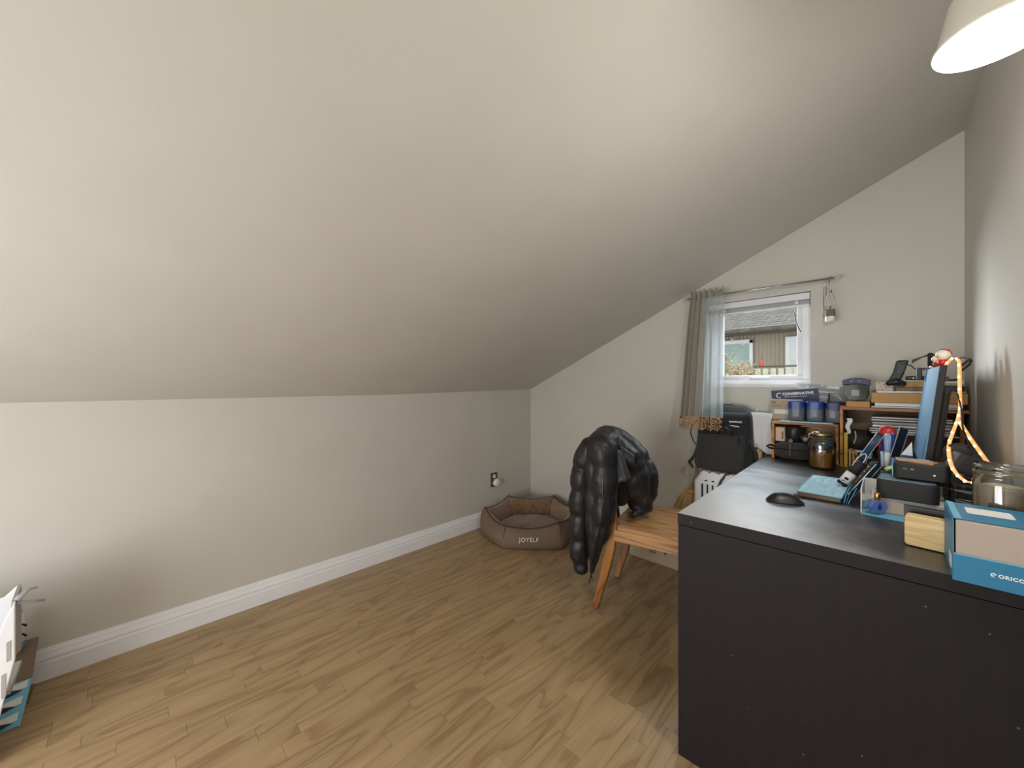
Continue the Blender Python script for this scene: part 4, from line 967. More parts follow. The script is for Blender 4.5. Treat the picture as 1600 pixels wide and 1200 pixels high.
MB().box(.088, .112, 2.04, 2.10, .757, .94).build('stand', M['gold'], mo, True, bevel=.004); box('foot', M['blackm'], mo, .066, .19, 1.96, 2.16, .7505, .7575, bevel=.003)
wb = thing('webcam', 'small black webcam clipped on the far top corner of the monitor', 'webcam', (.10, 2.28, 1.2))
box('body', M['black'], wb, .078, .094, 2.27, 2.31, 1.165, 1.216, bevel=.003); box('clip', M['black'], wb, .094, .132, 2.27, 2.30, 1.2115, 1.2155, bevel=.001)
# strip of warm lights
le = thing('led_strip', 'warm white light strip looped over the monitor and down behind it', 'light strip', (.13, 1.70, 1.0))
path = [(.115, 1.66, 1.205), (.127, 1.65, 1.222), (.138, 1.645, 1.215), (.140, 1.65, 1.17), (.1405, 1.65, 1.12), (.142, 1.66, 1.08), (.138, 1.665, 1.05), (.130, 1.68, 1.01), (.124, 1.70, .97), (.126, 1.70, .925), (.135, 1.68, .895), (.150, 1.64, .88), (.165, 1.60, .885)]
def away(p, f):
    e_ = V((0, 0, 1.15)); return e_+(V(p)-e_)*f
path = [away(p, 1.105-.185*min(1, max(0, (1.06-p[2])/.17))) for p in path]
def smooth_path(p, n=6):
    p = [V(q) for q in p]; o = []
    for i in range(len(p)-1):
        a, b, c_, d = p[max(i-1, 0)], p[i], p[i+1], p[min(i+2, len(p)-1)]
        for k in range(n):
            t = k/n; o.append(.5*((2*b)+(c_-a)*t+(2*a-5*b+4*c_-d)*t*t+(3*b-a-3*c_+d)*t**3))
    o.append(p[-1]); return o
def ribbon(name, path_, wv, mat):
    sp_ = smooth_path(path_); mb = MB(); wv = V(wv); n = len(sp_)
    vs_ = []
    for p in sp_: vs_ += [p-wv, p+wv]
    mb.add(vs_, [(2*i, 2*i+1, 2*i+3, 2*i+2) for i in range(n-1)]); mb.build(name, mat, le, True, solid=.0012, smooth=True); return sp_
p1 = ribbon('tape', path, (.0042, .0035, 0), M['ledtape'])
p2 = ribbon('tape', [away(p, 1.06) for p in [(.142, 1.70, 1.045), (.155, 1.70, 1.015), (.168, 1.69, .985), (.182, 1.68, .955), (.198, 1.66, .92)]], (.0040, .0030, .002), M['ledtape'])
k = 0
for sp_ in (p1, p2):
    for i in range(2, len(sp_), 4):
        p = sp_[i]; q = V((-.002, -.0032, 0)); box('led', M['led'], le, p.x+q.x-.0022, p.x+q.x+.0022, p.y+q.y-.002, p.y+q.y+.001, p.z-.0028, p.z+.0028, bevel=.0006)
MB().tube(smooth_path([(.146, 1.77, 1.12), (.150, 1.74, 1.08), (.149, 1.69, 1.03), (.158, 1.70, .99), (.168, 1.70, .94)]), .0022, 6).build('cable', M['black'], le, True)
# ornaments on the monitor
def figurine(name, label, x, y, z, r, hatm, facem):
    t = thing(name, label, 'ornament', (x, y, z))
    MB().lathe([(r*.45, 0), (r*.75, r*.25), (r*.7, r*.9), (r*.3, r*1.3)], 16).build('body', M['red'], t, smooth=True)
    MB().lathe([(r*.05, -r), (r*.6, -r*.8), (r, -.1*r), (r*.9, r*.45), (r*.5, r*.86), (r*.05, r)], 20, (0, 0, r*1.9)).build('head', facem, t, smooth=True)
    MB().lathe([(r*1.0, 0), (r*.98, r*.35), (r*.7, r*.85), (r*.05, r*1.05)], 20, (r*.12, r*.3, r*2.0), ).build('cap', hatm, t, smooth=True)
    for s_ in (-1, 1):
        MB().lathe([(r*.05, -r*.28), (r*.28, 0), (r*.05, r*.28)], 10, (-r*.75, s_*r*.35-r*.2, r*1.7)).build('cheek', M['yellow'], t, smooth=True)
    return t
cream = pm('cream_porcelain', 'ece4d2', .25, coat=.4)
figurine('round_ornament', 'larger round cream and red ornament on top of the monitor', .124, 1.87, 1.2105, .0180, M['red'], cream)
figurine('round_ornament', 'smaller white ornament with yellow dots on top of the monitor', .114, 1.95, 1.2105, .0125, cream, cream)
bo = thing('black_bow', 'black ribbon bow standing at the far end of the monitor top', 'bow', (.11, 2.02, 1.211))
MB().grid(lambda u, v: (.098+.022*u, 2.02+.02*u-.004*v, 1.213+.046*v+.003*sin(u*6)), 6, 6).build('bow_loop', M['ink'], bo, True, solid=.004)
MB().grid(lambda u, v: (.108-.050*u, 2.03, 1.2555-.024*u**1.5+(.004+.016*abs(u-.45))*(v-.5)*1.1), 10, 3).build('ribbon_tail', M['piping'], bo, True, solid=.002)
pk = thing('red_white_charm', 'tiny pink and white charm on the far corner of the monitor', 'charm', (.114, 2.15, 1.2105))
MB().lathe([(.007, 0), (.009, .004), (.006, .010)], 12, (.116, 2.15, 1.2105)).build('base', cream, pk, True, smooth=True)
MB().lathe([(.006, .010), (.008, .014), (.002, .020)], 12, (.116, 2.15, 1.2105)).build('top', pm('pink_enamel', 'd8606a', .35), pk, True, smooth=True)
bh = thing('cable_hook', 'black bent bracket behind the top of the monitor', 'bracket', (.16, 1.88, 1.2))
MB().tube([away(p, 1.12) for p in [(.140, 1.66, 1.196), (.150, 1.67, 1.208), (.163, 1.69, 1.220), (.166, 1.70, 1.214), (.160, 1.68, 1.204), (.140, 1.655, 1.183)]], .0035, 8).build('arm', M['black'], bh, True)
MB().tube([away(p, 1.12) for p in [(.128, 1.66, 1.220), (.150, 1.68, 1.226), (.163, 1.70, 1.222)]], .0014, 6).build('wire', M['black'], bh, True)

# headset and its stand behind the LED strip
hs_ = thing('headset', 'folded black headset on the wire rack between monitor and wall', 'headset', (.165, 1.66, .882))
Th = T_((.160, 1.66, .922), ry=R(24), rz=R(10))
MB().box(-.038, .036, -.036, .036, -.028, .026, Th).build('visor', M['blackm'], hs_, True, bevel=.010, seg=3)
MB().lathe([(.020, -.016), (.028, -.013), (.028, .013), (.022, .016)], 24, T=T_((.143, 1.715, .948), rx=pi/2, rz=R(-20))).build('ear_cup', M['blackm'], hs_, True, smooth=True)
MB().tube([(.196, 1.62, .925), (.205, 1.58, .925), (.210, 1.54, .912), (.212, 1.50, .885)], .007, 8, flat=.4).build('head_band', M['greyplate'], hs_, True, smooth=True)
wrk = thing('wire_rack', 'black wire letter rack between the mini computer and the big jar', 'rack', (.17, 1.62, .75))
for i, zz in enumerate((.785, .812, .839, .866)):
    MB().tube([(.125, 1.56, zz), (.150, 1.535, zz), (.178, 1.54, zz), (.178, 1.70, zz), (.125, 1.72, zz)], .0022, 6).build('wire', M['steel'], wrk, True)
for xx, yy in ((.127, 1.56), (.178, 1.54), (.178, 1.70), (.127, 1.72)): MB().tube([(xx, yy, .751), (xx, yy, .880)], .0026, 6).build('post', M['black'], wrk, True)
box('tray', M['black'], wrk, .122, .180, 1.565, 1.715, .875, .881, bevel=.001)

# ------------------------------------------------------------ things leaning beside the monitor
rd = thing('red_binder', 'bright red rounded pouch upright behind the pens', 'pouch', (-.01, 2.30, .75))
MB().lathe([(.004, -.055), (.026, -.045), (.036, -.015), (.036, .02), (.026, .048), (.004, .058)], 24, T=T_((-.006, 2.28, .908)) @ Matrix.Diagonal((.9, .35, 1.1, 1))).build('pouch', M['red'], rd, True, smooth=True)
box('base_block', M['blackm'], rd, -.035, .025, 2.262, 2.298, .7505, .85, bevel=.003)
org = thing('pen_holder', 'black desk organiser holding pens and phones left of the monitor', 'organiser', (-.03, 1.98, .75))
box('tray', M['blackm'], org, -.065, .052, 1.94, 2.10, .7505, .758, bevel=.001)
for a_ in ((-.065, -.061, 1.94, 2.10), (.048, .052, 1.94, 2.10), (-.061, .048, 1.94, 1.944), (-.061, .048, 2.096, 2.10), (-.061, .048, 2.02, 2.024)):
    box('divider', M['blackm'], org, a_[0], a_[1], a_[2], a_[3], .758, .850, bevel=.001)
def pen(label, p0, p1, r, m1, m2):
    t = thing('pen', label, 'pen', p0, group='pens in the organiser'); p0, p1 = V(p0), V(p1); m = p0.lerp(p1, .62)
    MB().tube([p0, m], r, 10).build('barrel', m1, t, True, smooth=True); MB().tube([m, p1, p1+(p1-p0).normalized()*.008], [r*1.12, r*1.12, r*.6], 10).build('cap', m2, t, True, smooth=True)
    MB().tube([m.lerp(p1, .2)+V((0, -r*1.3, 0)), p1+V((0, -r*1.3, 0))], r*.25, 6).build('clip', m2, t, True)
pblue = pm('pale_blue_plastic', 'a9c8e8', .35); dblue = pm('deep_blue_plastic', '27407c', .3)
pen('thick white and pale blue marker standing upright in the organiser', (-.006, 1.985, .80), (-.005, 1.985, .958), .0085, M['paper'], pblue)
pen('dark blue pen right of the pale blue marker', (.008, 1.99, .80), (.012, 2.0, .962), .0055, pblue, dblue)
pen('slim blue pen left of the pale blue marker', (-.018, 1.99, .80), (-.021, 2.0, .957), .0045, pblue, dblue)
def slate(name, label, cat, p0, p1, wv, th, m1, m2, edge):
    """thin device: p0 bottom centre, p1 top centre, wv half-width vector"""
    t = thing(name, label, cat, p0); p0, p1, wv = V(p0), V(p1), V(wv); n = (p1-p0).cross(wv).normalized()
    if n.y > 0: n = -n
    MB().hexa([p0-wv, p0+wv, p0+wv-n*th, p0-wv-n*th], [p1-wv, p1+wv, p1+wv-n*th, p1-wv-n*th]).build('case', m1, t, True, bevel=.0015)
    a = .92; c0_, c1_ = p0.lerp(p1, .04), p0.lerp(p1, .96); e_ = n*.0006
    MB().hexa([c0_-wv*a, c0_+wv*a, c0_+wv*a+e_, c0_-wv*a+e_], [c1_-wv*a, c1_+wv*a, c1_+wv*a+e_, c1_-wv*a+e_]).build('screen', m2, t, True)
    mb = MB(); mb.tube([p0-wv, p1-wv, p1+wv, p0+wv], .0011, 6, closed=True); mb.build('rim', edge, t, True)
    return t
bluegl = pm('dark_blue_glass', '24425c', .12, coat=.6)
slate('smartphone', 'black smartphone leaning upright against the left of the monitor', 'phone', (.013, 1.93, .885), (.038, 1.95, .992), (.011, .004, -.004), .008, M['black'], M['blackg'], M['steel'])
slate('tablet', 'upper blue-glass tablet leaning diagonally over the pens', 'tablet', (-.088, 1.90, .845), (-.022, 1.92, .970), (.009, .002, -.005), .009, M['black'], bluegl, M['steel'])
slate('tablet', 'lower dark tablet with a pale edge slanting up from the blue pad', 'tablet', (-.098, 1.78, .757), (-.026, 1.84, .868), (.007, .012, -.004), .010, M['blackm'], bluegl, M['steel'])
fl_ = thing('black_flashlight', 'thick black hand torch with a white label leaning below the upper tablet', 'flashlight', (-.12, 1.86, .77))
MB().tube([(-.122, 1.872, .785), (-.098, 1.878, .823)], .0165, 16).build('labelled_end', M['paper'], fl_, True, smooth=True, label='white label sleeve with black marks')
MB().tube([(-.098, 1.878, .823), (-.080, 1.882, .850), (-.070, 1.884, .866)], [.0185, .018, .014], 16).build('grip', M['blackm'], fl_, True, smooth=True)
MB().tube([(-.128, 1.870, .776), (-.122, 1.872, .785)], [.016, .0175], 16).build('tip', M['black'], fl_, True)
MB().box(-.006, .006, -.0172, -.0160, -.005, .004, T_((-.112, 1.874, .803), ry=R(32))).box(-.006, .004, -.0172, -.0160, -.014, -.010, T_((-.112, 1.874, .803), ry=R(32))).build('label_mark', M['ink'], fl_, True)
mt = thing('multi_tool', 'black folding tool with brass pins leaning right of the torch', 'tool', (-.07, 1.86, .80))
bar(MB(), [(-.086, 1.862, .785), (-.058, 1.866, .835), (-.036, 1.87, .875)], [.013, .015, .010], [.007]*3).build('body', M['black'], mt, True, bevel=.003)
for p in ((-.078, .795), (-.067, .815), (-.056, .835), (-.046, .852)):
    MB().tube([(p[0]-.010, 1.853, p[1]+.004), (p[0]+.010, 1.853, p[1]-.006)], .0032, 8).build('pin', M['gold'], mt, True)
lp = [(-.078+.010*cos(a)+.016*sin(a), 1.872, .868+.030*sin(a)-.003*cos(a)) for a in [i*2*pi/18 for i in range(18)]]
cq = thing('carabiner', 'silver carabiner hooked on the leaning tablet', 'carabiner', (-.075, 1.87, .86)); MB().tube(lp, .0022, 6, closed=True).build('ring', M['steel'], cq, True, smooth=True)
hx_ = thing('green_highlighter', 'short pale green clip beside the mini computer', 'clip', (0, 1.76, .87))
MB().tube([(-.010, 1.76, .868), (.006, 1.76, .878), (.014, 1.76, .874)], [.006, .007, .004], 10).build('clip', pm('pale_green_plastic', 'b9c88a', .5), hx_, True, smooth=True)
box('holder', M['blackm'], hx_, -.022, .012, 1.745, 1.775, .7505, .862, bevel=.004)
tp = thing('folded_leaflet', 'white leaflet with blue and red print at the foot of the monitor', 'leaflet', (.045, 1.95, .88))
MB().add([(.022, 1.935, .887), (.058, 1.935, .885), (.056, 1.95, .945), (.022, 1.939, .887), (.058, 1.939, .885), (.056, 1.954, .945)], [(0, 1, 2), (5, 4, 3), (0, 3, 4, 1), (1, 4, 5, 2), (2, 5, 3, 0)]).build('sheet', M['paper'], tp, True)
MB().add([(.022, 1.933, .887), (.058, 1.933, .885), (.058, 1.9345, .898), (.030, 1.9345, .899)], [(0, 1, 2, 3)]).build('print_band', dblue, tp, True, solid=.0006)
box('holder', M['blackm'], tp, .022, .058, 1.935, 1.958, .7505, .885, bevel=.002)

# ------------------------------------------------------------ mouse and pad
ms = thing('computer_mouse', 'black computer mouse on the open part of the desk', 'mouse', (-.251, 1.560, .7503), R(26))
def mouse(u, v):
    a = 2*pi*u; s_ = lambda c_: math.copysign(abs(c_)**.8, c_); q = 1-v
    return (.055*s_(cos(a))*q, .029*s_(sin(a))*q, .004+.029*(1-q**2.4)*(1-.22*cos(a)*q))
MB().grid(mouse, 36, 14, closed_u=True).build('shell', M['black'], ms, smooth=True)
MB().lathe([(.028, 0), (.0285, .004)], 28, T=Matrix.Diagonal((1.85, 1.02, 1, 1))).build('base', M['blackg'], ms)
MB().lathe([(.006, -.003), (.006, .003)], 14, T=T_((.030, 0, .026), rx=pi/2)).build('wheel', M['greyplate'], ms)
MB().box(.008, .050, -.0006, .0006, .028, .0305, T_((0, 0, -.002), ry=R(12))).build('button_gap', M['ink'], ms)
pd = thing('blue_quilted_pad', 'pale blue quilted pad folded flat on the desk beside the mouse', 'pad', (-.17, 1.85, .7503), R(-1.5))
def padtop(u, v):
    x = -.062+.122*u; y = -.172+.345*v; e = min(1, 12*min(u, 1-u, v*2.5, (1-v)*2.5))
    return (x+.002*sin(v*14), y, .018+.0035*e*(abs(sin(u*pi*5))*abs(sin(v*pi*9)))**.35)
MB().grid(padtop, 40, 72).build('quilt', M['padblue'], pd, smooth=True)
MB().box(-.060, .058, -.170, .170, .001, .0175).build('sheets', M['carddk'], pd, bevel=.003)
MB().tube([(-.062, -.172, .018), (.060, -.172, .018), (.060, .173, .018), (-.062, .173, .018)], .0020, 6, closed=True).build('edging', M['bluelt'], pd)
for i in range(3):
    Tq = T_((.066+i*.005, .0, .001), ry=R(8+7*i)); MB().box(-.0008, .0008, -.16, .10-.03*i, 0, .030+.004*i, Tq).build('side_flap', M['bluelt'] if i != 1 else M['blue'], pd)

# ------------------------------------------------------------ near cluster: tray, boxes, mini computers, perfume
wt = thing('open_white_box', 'open white and pale blue box tray under the stacked black devices', 'box', (.04, 1.67, .75))
slab('bottom', [(-.062, 1.585, .7535), (.200, 1.560, .7535), (.200, 1.80, .7535), (-.062, 1.80, .7535)], .003, M['bluelt'], wt)
box('wall', M['paper'], wt, -.064, -.061, 1.600, 1.80, .7505, .826, bevel=.0006)
box('wall', M['paper'], wt, -.061, .118, 1.797, 1.80, .7535, .826, bevel=.0006)
MB().add([(-.0615, 1.600, .812), (-.040, 1.640, .806), (-.040, 1.642, .790), (-.0615, 1.602, .788)], [(0, 1, 2, 3)]).build('label_band', M['paper'], wt, True, solid=.0015)
ib = thing('beige_flat_box', 'flat beige box lying in the white tray under the black dock', 'box', (.04, 1.7, .754))
box('box_body', M['beigep'], ib, -.040, .117, 1.640, 1.790, .754, .7965); box('lid_edge', M['paper'], ib, -.041, .118, 1.639, 1.791, .7966, .799, bevel=.0005)
dkk = thing('docking_box', 'lower black rounded device, under the mini computer', 'device', (.04, 1.70, .80), R(-4))
def rbox(mb, x0, x1, y0, y1, z0, z1, r, n=6, inset=.003):
    pts = []
    for cx_, cy_, a0 in ((x1-r, y0+r, -90), (x1-r, y1-r, 0), (x0+r, y1-r, 90), (x0+r, y0+r, 180)):
        for i in range(n+1): a = R(a0+90*i/n); pts.append((cx_+r*cos(a), cy_+r*sin(a)))
    return mb.poly(pts, z0, z1)
rbox(MB(), -.066, .066, -.070, .065, 0, .056, .020).build('casing', M['blackm'], dkk, bevel=.003)
rbox(MB(), -.062, .060, -.064, .060, .0562, .0582, .018).build('top_sheet', pm('blue_grey_film', '6d8796', .35), dkk, bevel=.0008)
mp_ = thing('mini_computer', 'upper black mini computer with tan cards on its lid', 'computer', (.070, 1.715, .8625), R(-3))
rbox(MB(), -.060, .058, -.058, .058, .0005, .0455, .016).build('casing', M['blackm'], mp_, bevel=.004)
rbox(MB(), -.052, .050, -.050, .050, .0457, .0470, .014).build('lid', M['greyplate'], mp_, bevel=.0006)
MB().lathe([(.0028, 0), (.0028, .001)], 12, T=T_((.026, -.0585, .020), rx=pi/2)).build('power_button', M['steel'], mp_)
MB().tube([(-.034+.004*cos(a), -.0588, .031+.0022*sin(a)) for a in [i*2*pi/12 for i in range(12)]], .0005, 4, closed=True).build('logo_mark', M['papergr'], mp_)
MB().box(-.022, -.015, -.0592, -.058, .0295, .0325).build('logo_mark', M['papergr'], mp_)
MB().box(-.062, -.060, -.05, .03, .004, .045).build('side_film', M['bluelt'], mp_)
for i in range(3):
    cd = thing('tan_card', ['lowest tan card on the mini computer', 'middle tan card on the mini computer', 'top tan card on the mini computer, pushed to the left'][i], 'card', (.06, 1.72, .91+.0022*i), group='tan cards on the mini computer')
    MB().box(-.040, .034, -.030, .026, 0, .0018, T_((.066-.006*i, 1.712, .9098+.0021*i), rz=R(-14+9*i))).build('card_sheet', M['beigep'] if i == 2 else M['card'], cd, True, bevel=.0003)
pf = thing('perfume_bottle', 'small blue scalloped perfume bottle with a gold cap in front of the tray', 'bottle', (-.026, 1.606, .754), R(45))
vg = pm('violet_blue_glass', '6f86c8', .08, col2='5a70b8', coat=.8, alpha=.8)
pts = [(.0255*cos(a)*(1+.06*cos(8*a)), .021*sin(a)*(1+.06*cos(8*a))) for a in [i*2*pi/48 for i in range(48)]]
MB().poly(pts, -.007, .007, T_((0, 0, .0235), rx=pi/2)).build('flask', vg, pf, bevel=.003)
dp = [(.0065*sin(a), .0085*cos(a)+(.006 if i == 0 else 0)) for i, a in enumerate([i*2*pi/20 for i in range(20)])][::-1]
MB().poly(dp, 0, .0012, T_((0, -.0070, .0225), rx=pi/2)).build('drop_emblem', M['navylid'], pf)
MB().lathe([(.0075, .044), (.0085, .0455), (.0085, .064), (.0075, .0655)], 20).build('cap', M['gold'], pf, smooth=True)

wd = thing('bamboo_block', 'pale bamboo block with rounded corners between the tray and the blue carton', 'block', (.025, 1.36, .7503), R(-7))
rb_ = MB(); pts = []
for cx_, cz_, a0 in ((.100, .010, -90), (.100, .068, 0), (.009, .068, 90), (.009, .010, 180)):
    for i in range(6): a = R(a0+18*i); pts.append((cx_+.008*cos(a), cz_+.008*sin(a)))
MB().poly(pts, 0, .030, T_((0, .030, 0), rx=pi/2)).build('block', M['bamboo'], wd, bevel=.0015)
bb = thing('black_notebook', 'thin black notebook standing behind the bamboo block', 'notebook', (.02, 1.41, .7503), R(-7))
MB().box(.006, .125, .0, .0016, 0, .088).build('cover', M['black'], bb); MB().box(.006, .125, .0105, .012, 0, .088).build('cover', M['black'], bb)
MB().box(.008, .123, .0018, .0103, .001, .084).build('pages', M['piping'], bb)

# blue ORICO carton
oc = thing('blue_carton', 'blue ORICO carton with a beige insert at the front edge of the desk', 'box', (.093, 1.188, .7503))
Xo0, Xo1, Yo0, Yo1 = .093, .226, 1.188, 1.356
box('front_band', M['blue'], oc, Xo0, Xo1, Yo0, Yo0+.0025, .7503, .8035, bevel=.0005)
box('band_edge', M['bluelt'], oc, Xo0, Xo1, Yo0-.0003, Yo0+.0028, .8035, .8052, bevel=.0003)
box('insert', M['beigep'], oc, Xo0+.003, Xo1-.003, Yo0+.004, Yo1-.003, .752, .8720, bevel=.001)
box('side', M['blue'], oc, Xo0-.0015, Xo0+.0005, Yo0+.001, Yo1, .7503, .8735, bevel=.0004)
box('side', M['blue'], oc, Xo1-.0005, Xo1+.0015, Yo0+.001, Yo1, .7503, .8735, bevel=.0004)
box('top', M['blue'], oc, Xo0, Xo1, Yo0+.012, Yo1, .8730, .8745, bevel=.0004)
box('back', M['blue'], oc, Xo0, Xo1, Yo1-.001, Yo1+.001, .7503, .8745, bevel=.0004)
slab('fold_flap', [(Xo0+.0008, Yo0+.006, .8765), (Xo0+.012, Yo0+.012, .8750), (Xo0+.012, Yo1, .8750), (Xo0+.0008, Yo1, .8770)], .0012, M['bluelt'], oc)
rp = []
for cx_, cy_, a0 in ((.176, 1.268, -90), (.176, 1.312, 0), (.124, 1.312, 90), (.124, 1.268, 180)):
    for i in range(5): a = R(a0+22.5*i); rp.append((cx_+.006*cos(a), cy_+.006*sin(a)))
MB().poly(rp, .8745, .8750).build('white_sticker', M['paper'], oc, True)
MB().poly([(.196, 1.275), (.222, 1.262), (.222, 1.30), (.205, 1.298)], .8745, .8750).build('white_sticker', M['paper'], oc, True)
box('side_label', M['paper'], oc, Xo0-.0021, Xo0-.0015, Yo0+.018, Yo0+.060, .768, .795, bevel=.0001)
text('ORICO', .0092, M['label_white'], oc, T_((.1655, Yo0-.0004, .7772), rx=pi/2), bold=.0003, spacing=1.12)
mb = MB(); mb.tube([(.1440+.0032*cos(a), Yo0-.0004, .7772+.0034*sin(a)) for a in [R(30)+i*R(20) for i in range(14)]], .0008, 5)
mb.tube([(.1412, Yo0-.0004, .7760), (.1440, Yo0-.0004, .7778), (.1470, Yo0-.0004, .7785)], .0008, 5); mb.build('emblem', M['label_white'], oc, True)

# big jar at the right edge
bj = thing('large_glass_jar', 'large glass jar of pale powder at the right edge of the desk', 'jar', (.187, 1.435, .7502))
MB().lathe([(.040, 0), (.0455, .004), (.0465, .012), (.0465, .168), (.043, .180), (.0415, .184), (.0445, .187), (.0445, .192), (.0415, .195), (.0415, .200), (.0445, .203), (.0450, .208), (.043, .211)], 40, caps=False).build('glass', M['jarglass'], bj, smooth=True)
MB().lathe([(.038, .003), (.0435, .006), (.0445, .012), (.0445, .155), (.030, .162), (.002, .160)], 40).build('powder', pm('cream_powder', 'c9ab88', .8, col2='a8927f', vs_=25), bj, smooth=True)
MB().tube([(.0448*cos(a), .0448*sin(a), .193) for a in [i*2*pi/30 for i in range(30)]], .0014, 6, closed=True).build('rim_wire', M['gold'], bj, smooth=True)

# ------------------------------------------------------------ hanging shade near the camera
sh = thing('pendant_lamp', 'small cream conical pendant shade at the top right corner', 'lamp', (.122, .97, 1.70))
MB().lathe([(.0695, 0), (.0695, .004), (.066, .010), (.052, .075), (.030, .105), (.012, .112)], 48, caps=False).build('shade', pm('cream_glass_shade', 'e4dfd2', .3, coat=.4), sh, smooth=True, solid=.0028)
MB().lathe([(.0700, -.001), (.0715, .001), (.0715, .005), (.0700, .007)], 48).lathe([(.0700, .007), (.0660, .007), (.0660, -.001), (.0700, -.001)], 48, caps=False)
MB().tube([(.0695*cos(a), .0695*sin(a), .002) for a in [i*2*pi/48 for i in range(48)]], .0026, 8, closed=True).build('rim', pm('cream_enamel', 'ece7da', .3), sh, smooth=True)
MB().lathe([(.001, .0045), (.0655, .0045), (.0655, .0065), (.001, .0065)], 48).build('diffuser', pm('frosted_white_glass', 'c9c5c0', .5), sh, smooth=False)
MB().lathe([(.004, .05), (.014, .056), (.017, .068), (.013, .085), (.008, .095)], 20).build('bulb', emit('frosted_bulb', 'fff0dc', 1.0), sh, smooth=True)
MB().lathe([(.012, .095), (.014, .10), (.014, .13), (.006, .14)], 16).build('socket', M['vinyl'], sh, smooth=True)
zcc = zc(.122, .97); MB().tube([(0, 0, .138), (0, 0, zcc-1.70-.02)], .003, 8).build('cord', M['vinyl'], sh)
MB().lathe([(.006, -.03), (.03, -.012), (.032, 0), (.032, .004)], 20, T=T_((0, 0, zcc-1.70-.002), ry=R(-24.4))).build('canopy', M['vinyl'], sh, smooth=True)

# ------------------------------------------------------------ outside: neighbour's house, tree, ground
gd = struct(box('ground', pm('lawn', '6d7a4e', .9, col2='58653f', vs_=3), None, -30, 30, 3.2, 40, -2.9, -2.8, bevel=0))
hs = thing('neighbour_house', 'beige sided house with a grey shingle roof seen through the window', 'house', (-2, 9, -2.8))
sid = pm('beige_siding', 'a69d8b', .8, col2='9a917e', vs_=2); sdark = pm('soffit_brown', '5d5548', .8)
box('wall', sid, hs, -7, 3.5, 9.0, 12.5, -2.8, 2.30, bevel=0)
mb = MB(); x = -3.3
while x < .2:
    if not (-2.60 < x < -1.95 or -1.45 < x < -.4): mb.box(x, x+.064, 8.975, 9.0, .2, 2.20)
    else: mb.box(x, x+.058, 8.97, 9.0, 2.10, 2.20)
    x += .068
tag(mb.build('siding_board', sid, hs, True, bevel=0), kind='stuff')
box('fascia', sdark, hs, -7.3, 3.8, 8.50, 8.62, 2.11, 2.21, bevel=.01)
MB().tube([(-7.3, 8.47, 2.185), (3.8, 8.47, 2.185)], .05, 10).build('gutter', pm('weathered_gutter', '6f695c', .7, col2='4c473d', vs_=6), hs, True, smooth=True)
box('soffit', sdark, hs, -7.3, 3.8, 8.55, 9.0, 2.17, 2.20, bevel=0)
shn = pm('grey_shingle', '9c9a95', .9, col2='85837e', vs_=5, rnd=1)
mb = MB()
for i in range(26):
    yy = 8.44+i*.16; z0 = 2.225+(yy-8.44)*.36; x = -7.4+(i % 2)*.12
    while x < 3.8:
        w_ = .24 if (x < -4 or x > .5) else .12; j = random.uniform(0, .012); mb.hexa([(x, yy-j, z0), (x+w_-.006, yy-j, z0), (x+w_-.006, yy+.2, z0+.06), (x, yy+.2, z0+.06)], [(x, yy-j, z0+.016+j*.4), (x+w_-.006, yy-j, z0+.016+j*.4), (x+w_-.006, yy+.2, z0+.066), (x, yy+.2, z0+.066)]); x += w_
tag(mb.build('shingle', shn, hs, True), kind='stuff')
slab('roof', [(-7.4, 8.44, 2.222), (3.8, 8.44, 2.222), (3.8, 12.6, 3.72), (-7.4, 12.6, 3.72)], .05, sdark, hs)
hw = MB().box(-2.60, -1.975, 8.93, 9.0, 1.985, 2.065).box(-2.035, -1.975, 8.93, 9.0, 1.05, 2.06).box(-2.60, -2.54, 8.93, 9.0, 1.05, 2.06).box(-2.60, -1.975, 8.93, 9.0, 1.05, 1.11).build('window', M['white'], hs, True, bevel=.004)
MB().box(-2.54, -2.035, 8.96, 8.975, 1.11, 1.985).build('pane', pm('reflecting_teal_glass', '7f9d97', .1, col2='a8bcb6', vs_=3, coat=.5), hw, True)
dr = MB().box(-1.43, -.50, 8.93, 9.0, .0, 2.06).build('door', M['white'], hs, True, bevel=.004)
for x0 in (-1.36, -.95): MB().box(x0, x0+.33, 8.915, 8.93, .25, 1.96).box(x0+.04, x0+.29, 8.905, 8.915, .35, 1.88).build('door_panel', pm('white_door_paint', 'dfe3e2', .5), dr, True, bevel=.004)
rl = thing('porch_railing', 'dark rail over pale pickets in front of the neighbour door', 'railing', (-1.3, 8.5, -2.8))
box('porch_base', D.materials['beige_siding'], rl, -1.95, -.28, 8.36, 8.9, -2.8, .299, bevel=0)
box('rail', sdark, rl, -1.95, -.3, 8.38, 8.42, 1.462, 1.490, bevel=.004)
for i in range(14):
    x0 = -1.93+i*.12; box('picket', pm('pale_picket_paint', 'cfd0b9', .7) if i == 0 else D.materials['pale_picket_paint'], rl, x0, x0+.085, 8.385, 8.40, .3, 1.44, bevel=0)
tr = thing('blossom_tree', 'bare tree with small pale blossoms outside the window', 'tree', (-1.7, 6.2, -2.8))
barkm = pm('brown_bark', '5f4a3a', .9); bpts = []
mb = MB()
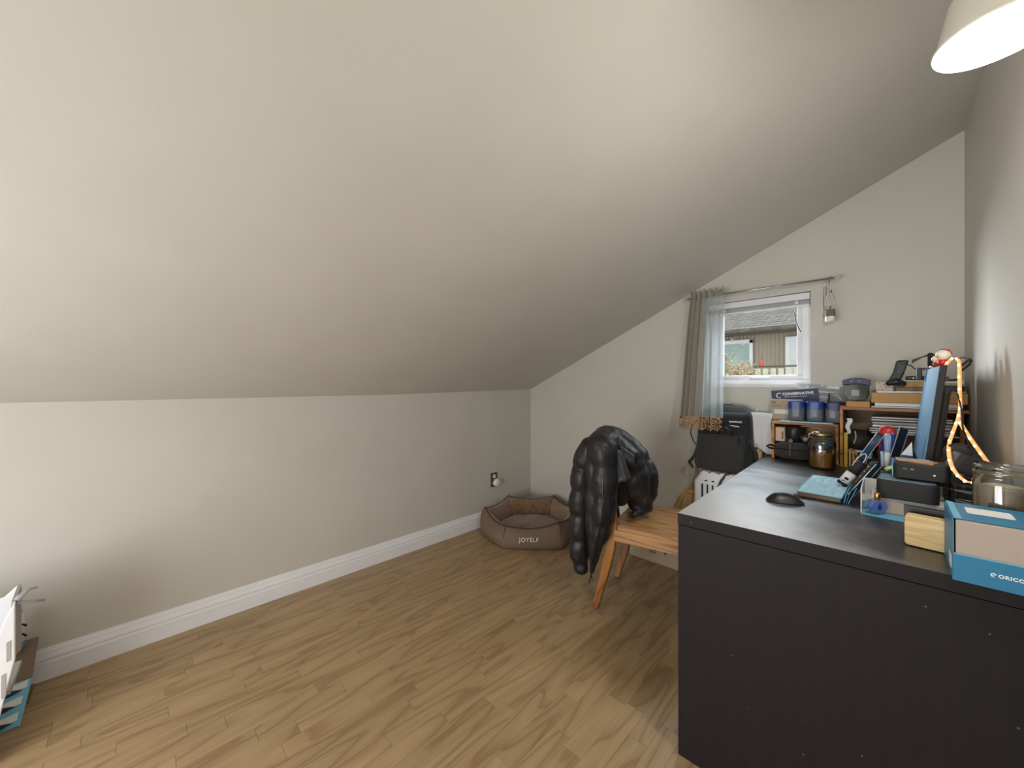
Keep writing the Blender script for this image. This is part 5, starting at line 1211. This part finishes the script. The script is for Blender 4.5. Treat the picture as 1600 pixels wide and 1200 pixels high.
def branch(p, d, L, r, lv):
    pts = [p.copy()]; q = p.copy(); dd = d.copy()
    for i in range(5):
        dd = (dd+V((random.uniform(-.25, .25), random.uniform(-.2, .2), random.uniform(-.08, .2)))).normalized(); q = q+dd*L/5; pts.append(q.copy())
        if lv >= 2: bpts.append(q.copy())
        if lv < 3 and i > 0:
            for _ in range(2 if lv < 2 else 1):
                nd_ = (dd+V((random.uniform(-1, 1), random.uniform(-.6, .6), random.uniform(-.3, .8)))*.8).normalized(); branch(q, nd_, L*.55, r*.5, lv+1)
    mb.tube(pts, [r*(1-.14*i) for i in range(6)], 5)
mb.tube([(-1.75, 6.3, -2.8), (-1.72, 6.25, -.5), (-1.68, 6.2, .35)], [.10, .07, .05], 8)
for k in range(7):
    dx = -.95+k*.24
    branch(V((-1.68, 6.2, .35)), V((dx, random.uniform(-.2, .2), 1.25-.3*abs(dx+.2))).normalized(), .62 if k > 2 else .86, .012, 0)
mb.build('branches', barkm, tr, True)
mb = MB()
for p in bpts:
    if p.x > -1.15 or random.random() < (.78 if p.z > 1.45 else .55): continue
    for _ in range(2 if p.z > 1.45 else 3):
        c_ = p+V((random.uniform(-.02, .02), random.uniform(-.02, .02), random.uniform(-.02, .02))); r = random.uniform(.006, .011)
        a = [c_+V((r*cos(t), r*.4*sin(t*2), r*sin(t))) for t in [i*2*pi/5 for i in range(5)]]; mb.add([tuple(x) for x in a], [(0, 1, 2, 3, 4)])
tag(mb.build('blossoms', pm('pale_cream_blossom', 'd8cdae', .9, col2='b9a98a', vs_=12), tr, True), kind='stuff')
rf = thing('bird_feeder', 'small red bird feeder hanging among the tree branches', 'bird feeder', (-1.222, 6.0, 1.42))
MB().lathe([(.022, -.035), (.026, -.03), (.026, .03), (.012, .045)], 14, (-1.222, 6.0, 1.425)).build('tube', pm('weathered_red', 'c8503e', .5), rf, True, smooth=True)
MB().lathe([(.030, -.042), (.030, -.035)], 14, (-1.222, 6.0, 1.425)).build('perch_tray', barkm, rf, True); MB().tube([(-1.222, 6.0, 1.465), (-1.222, 6.0, 1.55)], .003, 5).build('hanger', barkm, rf, True)
